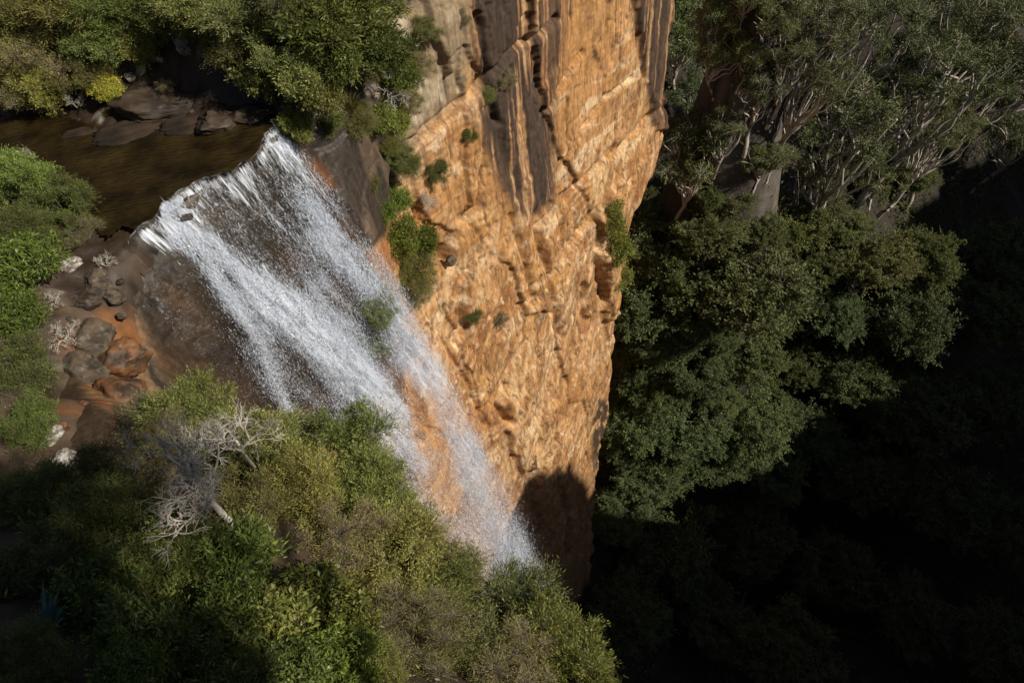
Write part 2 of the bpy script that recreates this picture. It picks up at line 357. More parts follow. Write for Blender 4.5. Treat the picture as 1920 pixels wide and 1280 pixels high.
    for ln in ([(1010,560),(1060,480),(1110,420)], [(930,640),(990,560),(1010,520)], [(900,780),(960,700),(1010,600)], [(1040,760),(1075,640),(1100,560)], [(985,860),(1030,740),(1050,660)], [(850,560),(900,470),(930,420)], [(1060,300),(1120,210),(1180,150)], [(1000,250),(1040,190),(1090,110)], [(830,640),(880,720),(910,800)]):
        groove(ln, .28, 4)
    for _ in range(1):
        W[1:-1] = (W[:-2] + 2 * W[1:-1] + W[2:]) / 4; W[:, 1:-1] = (W[:, :-2] + 2 * W[:, 1:-1] + W[:, 2:]) / 4
    # the wall ends: it turns back out of sight behind its corner
    uc = 27.0 - 6.0 * sstep(17.0, 23, zz) - 4.0 * sstep(32, 72, zz) + 0.8 * fbm(Zb * 0.35, U * 0, 2.2, 3)
    over = np.maximum(U - uc, 0); W = W - (over * 2.2 + 0.25 * np.minimum(over, 1) )
    # rounded brink
    zr = np.clip((Zb + 1.1) / 1.1, 0, 1); W = W - 0.32 * zr ** 2.2 * (1 - 0.65 * sstep(-LIPW - .3, -LIPW + .5, U) * sstep(.4, -.3, U))
    tp = np.clip(Zb, 0, 1); W = W - tp * 2.6; Zf = np.where(Zb > 0, Zb * 0.10, Zb) + ez * np.exp(-zz.clip(0) / 5)
    X = np.stack([P[..., 0] + N[..., 0] * W, P[..., 1] + N[..., 1] * W, Zf], -1)
    # ---- stains and colour of the stone
    px, py = project(X)
    C = np.zeros(U.shape + (4,)); C[...] = rgba((0.50, 0.252, 0.086))
    def mix(c, m, a=None):
        nonlocal C
        m = np.clip(m, 0, 1)[..., None]; cc = C[..., 3:4]; C = C * (1 - m) + rgba(c) * m
        C[..., 3] = cc[..., 0] if a is None else cc[..., 0] * (1 - m[..., 0]) + a * m[..., 0]
    mix((0.40, 0.165, 0.055), sstep(0.0, 0.5, fbm(U * 0.35, Zb * 0.3, 50.0, 4)) * 0.85)
    mix((0.62, 0.33, 0.14), sstep(0.05, 0.5, fbm(U * 0.5, Zb * 0.45, 51.0, 4)) * 0.8)
    # pale freshly broken bands along the bedding
    bed = fbm(U * 0.22, (Zb + warp + 0.06 * U) * 1.5, 52.0, 5)
    palereg = np.clip(pmask(px, py, [(1040,150),(1240,120),(1245,260),(1150,420),(1040,600),(960,620),(1000,430)], 50) + 0.55 * sstep(0, .4, fbm(U * .2, Zb * .12, 53.0, 3)), 0, 1)
    mix((0.78, 0.55, 0.32), sstep(0.12, 0.40, bed) * palereg * 0.85)
    ln = np.minimum(seg_dist(px, py, [(740,335),(800,275),(880,208),(950,130),(1040,62)]), seg_dist(px, py, [(975,890),(1040,640),(1075,560),(1110,430)]))
    mix((0.76, 0.54, 0.32), np.exp(-(ln / 11) ** 2) * sstep(-.3, .3, fbm(U * 1.2, Zb * 1.2, 54.0, 3)))
    mix((0.25, 0.12, 0.05), sstep(0.2, 0.55, fbm(U * 1.1, Zb * 0.8, 55.0, 4)) * 0.6)
    mix((0.12, 0.06, 0.028), .8 * EDG * (1 - wet) * sstep(-.25, .25, fbm(U * .7, Zb * .5, 72., 3)))
    bl = fbm(U * .35, (Zb + warp + .06 * U) * 4.5, 80., 4); bm = sstep(-.3, .3, fbm(U * .18, Zb * .14, 81., 2))
    mix((0.72, 0.47, 0.24), .6 * bm * sstep(.16, .34, bl)); mix((0.24, 0.115, 0.045), .55 * bm * sstep(.16, .36, -bl))
    cl_ = fbm(U * .3 + Zb * .18, (Zb - 1.6 * U) * 1.3, 83., 4); cz = sstep(8, 15, zz)
    mix((0.76, 0.52, 0.28), .65 * cz * sstep(.14, .3, cl_) * sstep(-.25, .25, fbm(U * .2, Zb * .12, 84., 2))); mix((0.22, 0.105, 0.042), .55 * cz * sstep(.16, .34, -cl_))
    mix((0.70, 0.48, 0.26), .6 * cz * sstep(.05, .0, np.abs(cb - .06)))
    # fine vertical wash lines
    mix((0.30, 0.14, 0.055), sstep(0.18, 0.5, fbm(U * 3.5, Zb * 0.22, 56.0, 3)) * 0.55)
    st = fbm(U * 2.6 + 0.3 * fbm(U, Zb * .3, 1.1, 2), Zb * 0.10, 57.0, 4)
    mix((0.13, 0.075, 0.04), 0.7 * sstep(0.3, 0.5, st) * sstep(0.0, 0.5, fbm(U * .15, Zb * .05, 58.0, 2)))
    mix((0.10, 0.055, 0.03), .75 * sstep(.16, .02, np.abs(fbm(U * 1.8 + .2 * fbm(U * 3, Zb * 2, 2.5, 2), Zb * 0.35, 46.0, 3)) * 3) * (1 - wet))
    mix((0.80, 0.60, 0.38), .6 * sstep(.25, .5, fbm(U * 2.4 + Zb * .8, Zb * 1.6 - U * .5, 66., 4)) * sstep(-.2, .3, fbm(U * .25, Zb * .2, 67., 2)))
    # grey weathered top left of the wall, black lichen
    greg = pmask(px, py, [(690,-40),(880,-40),(890,90),(860,180),(800,240),(760,300),(730,300),(730,150)], 22)
    mix((0.30, 0.225, 0.14), greg * 0.9); mix((0.55, 0.44, 0.30), greg * sstep(0.05, 0.35, fbm(U * 1.0, Zb * 0.6, 59.0, 4)) * .9)
    mix((0.10, 0.075, 0.05), greg * sstep(0.1, 0.3, fbm(U * 1.6, Zb * 0.5, 60.0, 4)) * .8)
    # dark water stains, and a darker brown foot of the wall
    st = fbm(U * 2.6 + 0.3 * fbm(U, Zb * .3, 1.1, 2), Zb * 0.10, 57.0, 4)
    sreg = np.clip(pmask(px, py, STREAK, 14) + 0.9 * pmask(px, py, [(1180,-20),(1262,-20),(1255,240),(1225,230),(1205,130)], 12) + .9 * pmask(px, py, [(885,190),(950,240),(1010,400),(975,410),(930,330),(905,270)], 12) + .8 * pmask(px, py, [(980,-40),(1075,-40),(1062,60),(1040,200),(1036,360),(1010,300),(1000,100)], 14), 0, 1)
    st2 = fbm(U * 7.0 + 0.3 * fbm(U * 2, Zb * .5, 1.3, 2), Zb * 0.07, 65.0, 3)
    mix((0.30, 0.15, 0.07), sreg * .7); mix((0.060, 0.040, 0.028), sreg * .95 * sstep(-0.36, -0.2, st + .45 * st2)); mix((0.045, 0.03, 0.022), .8 * sreg * sstep(0.02, 0.15, st2))
    mix((0.72, 0.50, 0.28), .55 * sreg * sstep(0.22, 0.34, -st2) * sstep(.0, .3, -st))
    mix((0.07, 0.045, 0.025), pmask(px, py, [(1108,750),(1145,750),(1145,960),(1112,960)], 8) * sstep(-.3, 0, fbm(U * 2, Zb * .8, 61., 4)))
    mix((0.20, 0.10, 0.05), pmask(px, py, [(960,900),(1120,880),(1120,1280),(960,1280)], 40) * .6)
    # wet brown rock under and beside the water
    wn = fbm(U * 0.9, Zb * 0.5, 62.0, 5)
    dark = pmask(px, py, [(230,400),(400,270),(530,230),(590,140),(720,90),(745,180),(738,330),(722,430),(690,470),(700,560),(720,660),(660,800),(560,860),(300,860),(225,640)], 16)
    mix((0.055, 0.036, 0.022), dark, 0.15); mix((0.11, 0.058, 0.027), dark * sstep(0.05, 0.4, wn) * .8, 0.2); mix((0.035, 0.028, 0.022), dark * sstep(-0.05, -0.35, wn) * .8, .1)
    slab = pmask(px, py, [(575,250),(640,215),(735,170),(742,330),(722,440),(690,470),(640,380)], 8); mix((0.06, 0.047, 0.038), slab * .85, .3); mix((0.13, 0.09, 0.06), slab * sstep(.1, .4, fbm(U * 1.5, Zb * .4, 68., 4)), .4)
    rust = pmask(px, py, [(130,560),(265,600),(300,700),(360,760),(300,820),(130,820),(100,680)], 18)
    mix((0.22, 0.13, 0.065), rust, .6); mix((0.27, 0.105, 0.035), rust * sstep(0.1, 0.4, fbm(U * .8, Zb * .9, 63., 4)), .5); mix((0.05, 0.04, 0.03), rust * sstep(.12, .3, fbm(U * 1.1, Zb * 1.3, 64., 4)), .4)
    mix((0.30, 0.11, 0.03), np.exp(-(seg_dist(px, py, [(590,320),(610,345)]) / 16) ** 2) * .7)
    topm = sstep(-.25, .0, Zb); mix((0.07, 0.045, 0.025), topm, .3)
    print('CLIFF', X.shape)
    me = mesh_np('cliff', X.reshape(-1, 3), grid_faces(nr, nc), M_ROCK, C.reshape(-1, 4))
    return obj('cliff', me, kind='structure')
build_cliff()

def build_shelf():
    xs = np.arange(-30, 8.01, 0.125); ys = np.arange(-9, 42, 0.125)
    X, Y = np.meshgrid(xs, ys); ed = edge_dist(X, Y); Z = ground_near(X, Y)
    Z = Z - np.maximum(-ed, 0) * 6
    px, py = project(np.stack([X, Y, Z], -1))
    C = np.zeros(X.shape + (4,)); C[...] = rgba((0.075, 0.05, 0.03))
    def mix(c, m, a=None):
        nonlocal C
        m = np.clip(m, 0, 1)[..., None]; k = C[..., 3:4]; C = C * (1 - m) + rgba(c) * m
        C[..., 3] = k[..., 0] if a is None else k[..., 0] * (1 - m[..., 0]) + a * m[..., 0]
    rocks = pmask(px, py, [(-60,180),(150,190),(250,110),(330,80),(420,110),(520,220),(540,300),(300,480),(330,800),(240,860),(60,820),(90,560),(160,420),(60,320),(-60,310)], 25)
    n1 = fbm(X * .8, Y * .8, 2., 4); n2 = fbm(X * 2.2, Y * 2.2, 4., 4)
    mix((0.038, 0.025, 0.016), rocks, .2); mix((0.075, 0.049, 0.031), rocks * sstep(.05, .4, n1) * .8, .7); mix((0.025, 0.018, 0.013), rocks * sstep(.1, .3, fbm(X * 3, Y * 3, 12., 4)) * .7, .3); mix((0.05, 0.03, 0.02), rocks * sstep(.0, -.4, n1) * .8, .3)
    rust = pmask(px, py, [(110,560),(270,600),(330,800),(240,850),(110,830)], 18)
    mix((0.10, 0.065, 0.04), rust * .9, .8); mix((0.24, 0.10, 0.035), rust * sstep(.1, .4, n1), .7)
    mix((0.42, 0.38, 0.32), sstep(.42, .52, n2) * sstep(-.1, .3, fbm(X * .5, Y * .5, 9., 2)) * rocks * .8)
    cm = pmask(px, py, CREEK, 30); mix((0.05, 0.032, 0.012), cm * .9, .2)
    f = grid_faces(*X.shape); keep = (ed.ravel()[f] > -0.22).all(1); f = f[keep]
    used = np.unique(f); remap = np.zeros(X.size, int); remap[used] = np.arange(len(used))
    V = np.stack([X, Y, Z], -1).reshape(-1, 3)[used]
    obj('ground', mesh_np('ground', V, remap[f], M_SHELF, C.reshape(-1, 4)[used]), kind='structure')
build_shelf()

def build_floor():
    xs = np.r_[np.arange(-6, 24, .8), np.arange(24, 52, .3), np.arange(52, 200, 1.2)]; ys = np.r_[np.arange(-40, 55, 1.0), np.arange(55, 95, .3), np.arange(95, 230, 1.4)]; X, Y = np.meshgrid(xs, ys)
    Z = floor_z(X, Y) + 3.0 * fbm(X * .09, Y * .09, 1., 5) + 0.6 * fbm(X * .5, Y * .5, 2., 4)
    rel = np.stack([X, Y], -1) - LIPR[:2]; off = rel @ N2
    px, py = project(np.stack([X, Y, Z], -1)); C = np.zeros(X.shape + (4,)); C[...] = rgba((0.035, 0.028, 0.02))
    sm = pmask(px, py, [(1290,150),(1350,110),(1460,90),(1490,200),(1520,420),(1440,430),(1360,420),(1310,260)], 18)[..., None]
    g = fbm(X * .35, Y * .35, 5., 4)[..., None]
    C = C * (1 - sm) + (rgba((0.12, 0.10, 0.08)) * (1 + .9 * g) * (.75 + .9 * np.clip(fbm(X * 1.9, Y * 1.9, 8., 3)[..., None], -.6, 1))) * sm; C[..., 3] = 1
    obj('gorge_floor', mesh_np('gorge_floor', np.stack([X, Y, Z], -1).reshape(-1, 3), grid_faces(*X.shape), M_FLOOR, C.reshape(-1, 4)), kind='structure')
build_floor()

def build_rim():
    """the plateau on the sunny side of the gorge: out of the picture, its shadow fills the gorge"""
    s = np.linspace(-60, 230, 900); t = np.linspace(0, 1, 60)
    base = np.array([72.0, 1.5]); dr = np.array([0.945, 0.327]); nn = np.array([0.327, -0.945])
    S_, T = np.meshgrid(s, t)
    top = np.interp(S_, [-60, -30, -20, -10, -5, 1, 5, 11, 16, 42, 55, 70, 80, 89, 110, 230], [-6, 0, 4, 12, 21, 18, 8, 0, -7, -7, -5, 5, 15, 27, 33, 40]) + 3.5 * fbm(S_ * .3, S_ * 0, 5., 5) + 5.0 * np.clip(fbm(S_ * .9, S_ * 0, 8., 3), 0, 1) + 2.0 * np.clip(fbm(S_ * 2.5, S_ * 0, 9., 2), -.2, 1)  # top heights and spikes shaped for the shadow they cast
    z = -92 + (top + 92) * np.minimum(T * 1.25, 1); back = np.maximum(T - .8, 0) * 400 + (1 - np.minimum(T * 1.25, 1)) * -10
    p = base + dr * S_[..., None] + nn * (back + 2.5 * fbm(S_ * .1, z * .1, 6., 3))[..., None]
    V = np.concatenate([p, z[..., None]], -1).reshape(-1, 3)
    C = np.tile(rgba((0.09, 0.07, 0.045)), (len(V), 1))
    obj('hill', mesh_np('hill', V, grid_faces(*S_.shape), M_FLOOR, C), kind='structure')
build_rim()

# ------------------------------------------------------------------ water
def water_mats():
    m, n, l, b = new_mat('creek_water'); co = n.new('ShaderNodeTexCoord')
    nz = n.new('ShaderNodeTexNoise'); nz.inputs['Scale'].default_value = 1.1; nz.inputs['Detail'].default_value = 5; l.new(co.outputs['Object'], nz.inputs['Vector'])
    cr = n.new('ShaderNodeValToRGB'); cr.color_ramp.elements[0].color = (0.014, 0.009, 0.003, 1); cr.color_ramp.elements[1].color = (0.05, 0.033, 0.010, 1)
    cr.color_ramp.elements[0].position = .35; cr.color_ramp.elements[1].position = .7
    l.new(nz.outputs['Fac'], cr.inputs[0]); l.new(cr.outputs[0], b.inputs['Base Color']); b.inputs['Roughness'].default_value = 0.12; b.inputs['IOR'].default_value = 1.33
    mp = n.new('ShaderNodeMapping'); mp.inputs['Rotation'].default_value = (0, 0, math.radians(20)); mp.inputs['Scale'].default_value = (1.2, 5, 1)
    n2 = n.new('ShaderNodeTexNoise'); n2.inputs['Scale'].default_value = 2.2; n2.inputs['Detail'].default_value = 6; l.new(co.outputs['Object'], mp.inputs[0]); l.new(mp.outputs[0], n2.inputs['Vector'])
    bp = n.new('ShaderNodeBump'); bp.inputs['Strength'].default_value = 1; bp.inputs['Distance'].default_value = .14; l.new(n2.outputs['Fac'], bp.inputs['Height']); l.new(bp.outputs[0], b.inputs['Normal'])
    w1 = m
    m, n, l, b = new_mat('falling_water'); uv = n.new('ShaderNodeUVMap'); uv.uv_map = 'UVMap'
    def streak(su, sv, det):
        n, l = m.node_tree.nodes, m.node_tree.links
        mp = n.new('ShaderNodeMapping'); mp.inputs['Scale'].default_value = (su, sv, 1); l.new(uv.outputs[0], mp.inputs[0])
        z = n.new('ShaderNodeTexNoise'); z.noise_dimensions = '2D'; z.inputs['Scale'].default_value = 1; z.inputs['Detail'].default_value = det; z.inputs['Roughness'].default_value = .62; z.inputs['Distortion'].default_value = .4
        l.new(mp.outputs[0], z.inputs['Vector']); return z.outputs['Fac']
    a1, a2 = streak(2.4, .35, 5), streak(14, 1.6, 4)
    ad = n.new('ShaderNodeMath'); ad.operation = 'ADD'; l.new(a1, ad.inputs[0]); l.new(a2, ad.inputs[1])
    at = n.new('ShaderNodeVertexColor'); at.layer_name = 'Col'; sp = n.new('ShaderNodeSeparateColor'); l.new(at.outputs[0], sp.inputs[0])
    a3 = n.new('ShaderNodeMath'); a3.operation = 'ADD'; l.new(ad.outputs[0], a3.inputs[0]); l.new(sp.outputs[0], a3.inputs[1])
    mr = n.new('ShaderNodeMapRange'); mr.inputs[1].default_value = 1.42; mr.inputs[2].default_value = 1.72; l.new(a3.outputs[0], mr.inputs[0])
    b.inputs['Base Color'].default_value = (.74, .78, .84, 1); b.inputs['Roughness'].default_value = .35
    bp = n.new('ShaderNodeBump'); bp.inputs['Strength'].default_value = 1; bp.inputs['Distance'].default_value = .06; l.new(ad.outputs[0], bp.inputs['Height']); l.new(bp.outputs[0], b.inputs['Normal'])
    gl = n.new('ShaderNodeBsdfGlossy'); gl.inputs['Roughness'].default_value = .15; l.new(bp.outputs[0], gl.inputs['Normal'])
    tr = n.new('ShaderNodeBsdfTransparent'); tr.inputs[0].default_value = (.8, .78, .72, 1)
    mg = n.new('ShaderNodeMixShader'); mg.inputs[0].default_value = .08; l.new(tr.outputs[0], mg.inputs[1]); l.new(gl.outputs[0], mg.inputs[2])
    ms = n.new('ShaderNodeMixShader'); l.new(mr.outputs[0], ms.inputs[0]); l.new(mg.outputs[0], ms.inputs[1]); l.new(b.outputs[0], ms.inputs[2])
    l.new(ms.outputs[0], n['Material Output'].inputs['Surface'])
    w2 = m
    m, n, l, b = new_mat('water_drops'); b.inputs['Base Color'].default_value = (.84, .89, .97, 1); b.inputs['Roughness'].default_value = .3
    tr = n.new('ShaderNodeBsdfTranslucent'); tr.inputs[0].default_value = (.84, .89, .97, 1); ms = n.new('ShaderNodeMixShader'); ms.inputs[0].default_value = .3
    l.new(b.outputs[0], ms.inputs[1]); l.new(tr.outputs[0], ms.inputs[2]); l.new(ms.outputs[0], n['Material Output'].inputs['Surface'])
    w3 = m
    m, n, l, b = new_mat('spray_veil'); uv = n.new('ShaderNodeUVMap'); uv.uv_map = 'UVMap'
    b1, b2, b3 = streak(1.6, .3, 4), streak(6, 1.6, 5), streak(30, 17, 3)
    def mth(op, a, c):
        q = n.new('ShaderNodeMath'); q.operation = op
        for k_, v in ((0, a), (1, c)):
            if isinstance(v, (int, float)): q.inputs[k_].default_value = v
            else: l.new(v, q.inputs[k_])
        return q.outputs[0]
    at = n.new('ShaderNodeVertexColor'); at.layer_name = 'Col'; sp = n.new('ShaderNodeSeparateColor'); l.new(at.outputs[0], sp.inputs[0])
    tot = mth('ADD', mth('ADD', mth('MULTIPLY', b1, .8), mth('MULTIPLY', b2, .9)), mth('MULTIPLY', b3, 1.1))
    tot = mth('ADD', tot, mth('MULTIPLY', sp.outputs[0], .75))
    mr = n.new('ShaderNodeMapRange'); mr.inputs[1].default_value = 1.66; mr.inputs[2].default_value = 2.1; l.new(tot, mr.inputs[0])
    al = mth('MULTIPLY', mr.outputs[0], mth('MINIMUM', mth('MULTIPLY', sp.outputs[0], 2.2), .9))
    b.inputs['Base Color'].default_value = (.84, .89, .97, 1); b.inputs['Roughness'].default_value = .6
    tl = n.new('ShaderNodeBsdfTranslucent'); tl.inputs[0].default_value = (.84, .89, .97, 1); m1 = n.new('ShaderNodeMixShader'); m1.inputs[0].default_value = .35; l.new(b.outputs[0], m1.inputs[1]); l.new(tl.outputs[0], m1.inputs[2])
    tr = n.new('ShaderNodeBsdfTransparent'); ms = n.new('ShaderNodeMixShader'); l.new(al, ms.inputs[0]); l.new(tr.outputs[0], ms.inputs[1]); l.new(m1.outputs[0], ms.inputs[2]); l.new(ms.outputs[0], n['Material Output'].inputs['Surface'])
    return w1, w2, w3, m
M_CREEK, M_FALL, M_DROP, M_VEIL = water_mats()

def lip_off(u): return .75 * fbm(np.asarray(u) * .6, np.zeros_like(u), 3., 4) + .02
def build_creek():
    xs = np.arange(-24, -4, 0.1); ys = np.arange(12, 30, 0.1); X, Y = np.meshgrid(xs, ys); ed = edge_dist(X, Y)
    Z = 0.02 + .025 * fbm(X * .7 + Y * .4, Y * 1.8, 1., 3)
    px, py = project(np.stack([X, Y, Z], -1)); m = pmask(px, py, CREEK, 40)
    f = grid_faces(*X.shape); k = (m.ravel()[f] > .12).all(1) & (ed.ravel()[f] > .55).all(1); f = f[k]
    used = np.unique(f); rm = np.zeros(X.size, int); rm[used] = np.arange(len(used))
    V = np.stack([X, Y, Z], -1).reshape(-1, 3)[used]; f = rm[f]
    us = np.linspace(-LIPW - .25, .12, 90); ds = np.linspace(0.95, -.01, 26); Uq, D = np.meshgrid(us, ds); P, N = edge(Uq)
    P = P + N * (lip_off(Uq) * np.exp(-D.clip(0) / .5) - D)[..., None]
    zz = .021 + .025 * fbm(P[..., 0] * .7 + P[..., 1] * .4, P[..., 1] * 1.8, 1., 3) * sstep(0, .8, D) + .012 * sstep(.3, 0, D)
    V2 = np.concatenate([P, zz[..., None]], -1).reshape(-1, 3)
    obj('creek_water', mesh_np('creek_water', np.vstack([V, V2]), np.vstack([f, grid_faces(*Uq.shape) + len(V)]), M_CREEK), kind='structure')
build_creek()

BANDS = [([(300,370),(400,300),(490,245),(525,245)], 34, .75), ([(470,250),(560,360),(650,480),(740,600),(790,690)], 42, .75), ([(790,690),(850,800),(880,880),(940,980),(1000,1090)], 42, .9),
         ([(280,430),(370,470),(420,540),(490,640),(550,780)], 17, .9), ([(300,370),(390,440),(470,540),(560,590)], 26, .9), ([(480,550),(560,590),(640,680),(720,770)], 45, 1.35),
         ([(560,420),(600,520),(640,600)], 30, .4), ([(700,760),(780,880),(850,1000),(930,1080)], 60, .8), ([(290,560),(340,640),(385,740)], 8, .5), ([(720,600),(700,700),(760,850)], 40, .25), ([(870,830),(890,870)], 26, .4)]
GAPS = [([(450,370),(540,470),(640,560)], 50, .45), ([(340,540),(420,680),(470,790)], 52, .6), ([(390,400),(440,460)], 14, .6), ([(430,520),(520,680),(560,780)], 14, .5), ([(700,580),(720,680),(790,760),(830,880)], 24, .5), ([(500,310),(570,420)], 22, .6), ([(820,900),(850,950)], 22, .4), ([(340,400),(380,430)], 14, .5)]
def density(px, py):
    d = np.full(np.shape(px), .24)
    for ln, wd, a in BANDS: d = d + a * np.exp(-(seg_dist(px, py, ln) / wd) ** 2)
    for ln, wd, a in GAPS: d = d * (1 - a * np.exp(-(seg_dist(px, py, ln) / wd) ** 2))
    return d
def fall_pos(u0, z):
    q = -z; u = u0 * (1 - .42 * sstep(4, 26, q)) + .072 * q
    P, N = edge(np.clip(u, -LIPW - 2.2, 40)); o = out_fall(z)
    ns = np.broadcast_to(N2, N.shape) * sstep(1, 6, q)[..., None] + N * (1 - sstep(1, 6, q))[..., None]
    o = o + lip_off(u) * np.exp(-q / 1.5)
    return np.concatenate([P + ns * o[..., None], z[..., None]], -1), ns
def build_fall():
    us = np.linspace(-5.75, .25, 170); qs = np.r_[np.linspace(-.01, 0.02, 2), np.linspace(0.03, 7.5, 200)]
    Uq, Q = np.meshgrid(us, qs); z = -np.maximum(Q, 0); p, ns = fall_pos(Uq, z)
    inl = np.minimum(Q, 0); p[..., :2] += ns * inl[..., None]
    p[..., 2] += .035; 
    nz = .07 * fbm(Uq * 3, Q * .5, 2., 4) + .05 * fbm(Uq * 9, Q * 1.2, 3., 3)
    p[..., :2] += ns * (nz * sstep(0, 1, Q))[..., None]
    px, py = project(p); den = density(px, py)
    c = np.zeros(Uq.shape + (4,)); edge_f = sstep(-5.75, -5.2, Uq) * sstep(.25, -.1, Uq)
    c[..., 0] = np.clip((.08 + .38 * den) * sstep(-.02, .22, Q) * edge_f * sstep(5.5, 1.0, Q) + .26 * np.exp(-((Q - .45) / .6) ** 2) * edge_f - .3 * (1 - edge_f) + .30 * fbm(Uq * 1.6, Q * .5, 8., 4) - .35 * sstep(4, 7.4, Q), -.6, 1.2)
    c[..., 3] = 1
    root = obj('waterfall', mesh_np('waterfall', p.reshape(-1, 3), grid_faces(*Uq.shape), M_FALL, c.reshape(-1, 4), np.stack([Uq, Q], -1).reshape(-1, 2)), kind='structure')
    # veils: thin sheets of fine spray in front of each other
    for li, (oo, su) in enumerate(((.10, 0.), (.45, .21), (.95, .43))):
        us = np.linspace(-7.2, .3, 120); qs = .25 + 64 * np.linspace(0, 1, 260) ** 1.7; Uq, Q = np.meshgrid(us, qs); p, ns = fall_pos(Uq, -Q)
        sp = np.minimum(Q / 6, 1); p[..., :2] += ns * (oo * sp + sp * .25 * fbm(Uq * 1.5 + li * 9, Q * .25, 4., 4))[..., None]
        px, py = project(p); c = np.zeros(Uq.shape + (4,)); c[..., 3] = 1
        c[..., 0] = np.clip(density(px, py), 0, 1.5) * sstep(-7.2, -6.2, Uq) * sstep(.3, 0, Uq) * np.where(Uq < -LIPW, sstep(.6, 2.5, Q), 1) * sstep(.2, 1.2 + li, Q) * (.40 - .06 * sstep(5, 25, Q)) / 1.3
        obj('spray_veil', mesh_np('spray_veil', p.reshape(-1, 3), grid_faces(*Uq.shape), M_VEIL, c.reshape(-1, 4), np.stack([Uq + su * 40, Q], -1).reshape(-1, 2)), root)
    # drops: thin splinters of water flying along the path of the fall
    r = np.random.default_rng(11); n = 1800000
    q = np.where(r.random(n) < .42, 9 * r.random(n) ** .85 + .05, 4 + 56 * r.random(n) ** 1.35); u0 = r.uniform(-7.4, .35, n) + r.normal(0, .06, n)
    p, ns = fall_pos(u0, -q)
    tur = .03 + .020 * q.clip(0, 30)
    outw = np.abs(r.normal(0, 1, n)) * tur * 1.2 + .02
    p[:, :2] += ns * outw[:, None] + A2 * (r.normal(0, 1, n) * tur * .6)[:, None]; p[:, 2] += r.normal(0, 1, n) * tur
    px, py = project(p); den = density(px, py)
    cl = .45 + 1.1 * fbm(u0 * 3.0, q * .35, 1., 3) + 1.0 * fbm(u0 * 9, q * 1.2, 7., 3)
    off = np.where(u0 < -5.9, .8 * sstep(-7.4, -6.4, u0), 1) * sstep(.45, .1, u0)
    lip = np.where(u0 < -LIPW + .1, sstep(.5, 2.2, q), 1)
    dep = np.linalg.norm(p - np.array([0, 0, CAMZ]), axis=1)
    pr = den * np.clip(cl, .04, 1.8) * off * lip * .54
    k = np.where(r.random(n) < pr)[0]; print('DROPS', len(k)); k = k[:330000]; p = p[k]; ns = ns[k]; dep = dep[k]; m = len(k)
    slope = 0.5 * np.exp(q[k][:, None] * -1 / 12.)
    dr = np.concatenate([ns * slope, -np.ones((m, 1))], 1) + r.normal(0, .2, (m, 3)); dr /= np.linalg.norm(dr, axis=1)[:, None]
    s = (dep / 20) ** .8 * np.where(u0[k] < -5.9, .6, 1) * np.clip(.55 + .5 * den[k], .6, 1.25)
    ln = (r.lognormal(-3.8, .6, m) * s * (1 + 1.2 * np.exp(-q[k] / 2.5)))[:, None]; rad = (np.exp(r.normal(-5.15, .45, m)) * s)[:, None]
    a = np.cross(dr, r.normal(size=(m, 3))); a /= np.linalg.norm(a, axis=1)[:, None]; b = np.cross(dr, a)
    v = np.stack([p - dr * ln, p + a * rad, p - .6 * a * rad + .8 * b * rad, p + dr * ln], 1)
    i = (np.arange(m) * 4)[:, None, None]; T = np.array([[0, 2, 1], [0, 3, 2], [0, 1, 3], [1, 2, 3]])
    obj('spray', mesh_np('spray', v.reshape(-1, 3), (i + T).reshape(-1, 3), M_DROP, smooth=False), root, kind='stuff')
build_fall()

# ------------------------------------------------------------------ plants: prototypes (crown radius 1, base at the origin)
def tubes(P, R, sides=4):
    """P (n,k,3) polylines, R (n,k) radii"""
    P = np.asarray(P, float); R = np.asarray(R, float); n, k, _ = P.shape
    T = np.gradient(P, axis=1); T /= np.linalg.norm(T, axis=-1, keepdims=True) + 1e-9
    ref = np.where(np.abs(T[..., 2:3]) > .9, np.array([1., 0, 0]), np.array([0, 0, 1.]))
    a = np.cross(T, ref); a /= np.linalg.norm(a, axis=-1, keepdims=True) + 1e-9; b = np.cross(T, a)
    an = np.arange(sides) / sides * 2 * np.pi
    V = P[:, :, None] + R[:, :, None, None] * (np.cos(an)[:, None] * a[:, :, None] + np.sin(an)[:, None] * b[:, :, None])
    base = (np.arange(n) * k * sides)[:, None, None]; j = np.arange(k - 1)[None, :, None] * sides; s = np.arange(sides)[None, None]; s2 = (s + 1) % sides
    Fq = np.stack([base + j + s, base + j + s2, base + j + sides + s2, base + j + sides + s], -1).reshape(-1, 4)
    return V.reshape(-1, 3), Fq
def join(parts):
    vs, fs, o = [], [], 0
    for v, f in parts: vs.append(v); fs.append(f + o); o += len(v)
    return np.vstack(vs), np.vstack(fs)
def leaves(r, pos, dr, ln, wd, flat=0.0):
    n = len(pos); dr = dr / (np.linalg.norm(dr, axis=1)[:, None] + 1e-9)
    x = r.normal(size=(n, 3)); x[:, 2] *= (1 - flat)
    sd = np.cross(dr, x if flat == 0 else np.cross(dr, np.array([0, 0, 1.])) * 0 + np.array([0, 0, 1.]) + .5 * r.normal(size=(n, 3)))
    sd /= np.linalg.norm(sd, axis=1)[:, None] + 1e-9
    l = (ln * r.uniform(.6, 1.35, n))[:, None]; w_ = (wd * r.uniform(.7, 1.3, n))[:, None]
    V = np.stack([pos, pos + dr * l * .5 + sd * w_ * .5, pos + dr * l, pos + dr * l * .5 - sd * w_ * .5], 1)
    C = np.ones((n, 4, 4)); br = r.lognormal(0, .22, n); C[..., 0] = br[:, None]; C[..., 1] = (np.clip(r.beta(1.5, 2.2, n), 0, 1))[:, None]
    return V.reshape(-1, 3), np.arange(n * 4).reshape(n, 4), C.reshape(-1, 4)
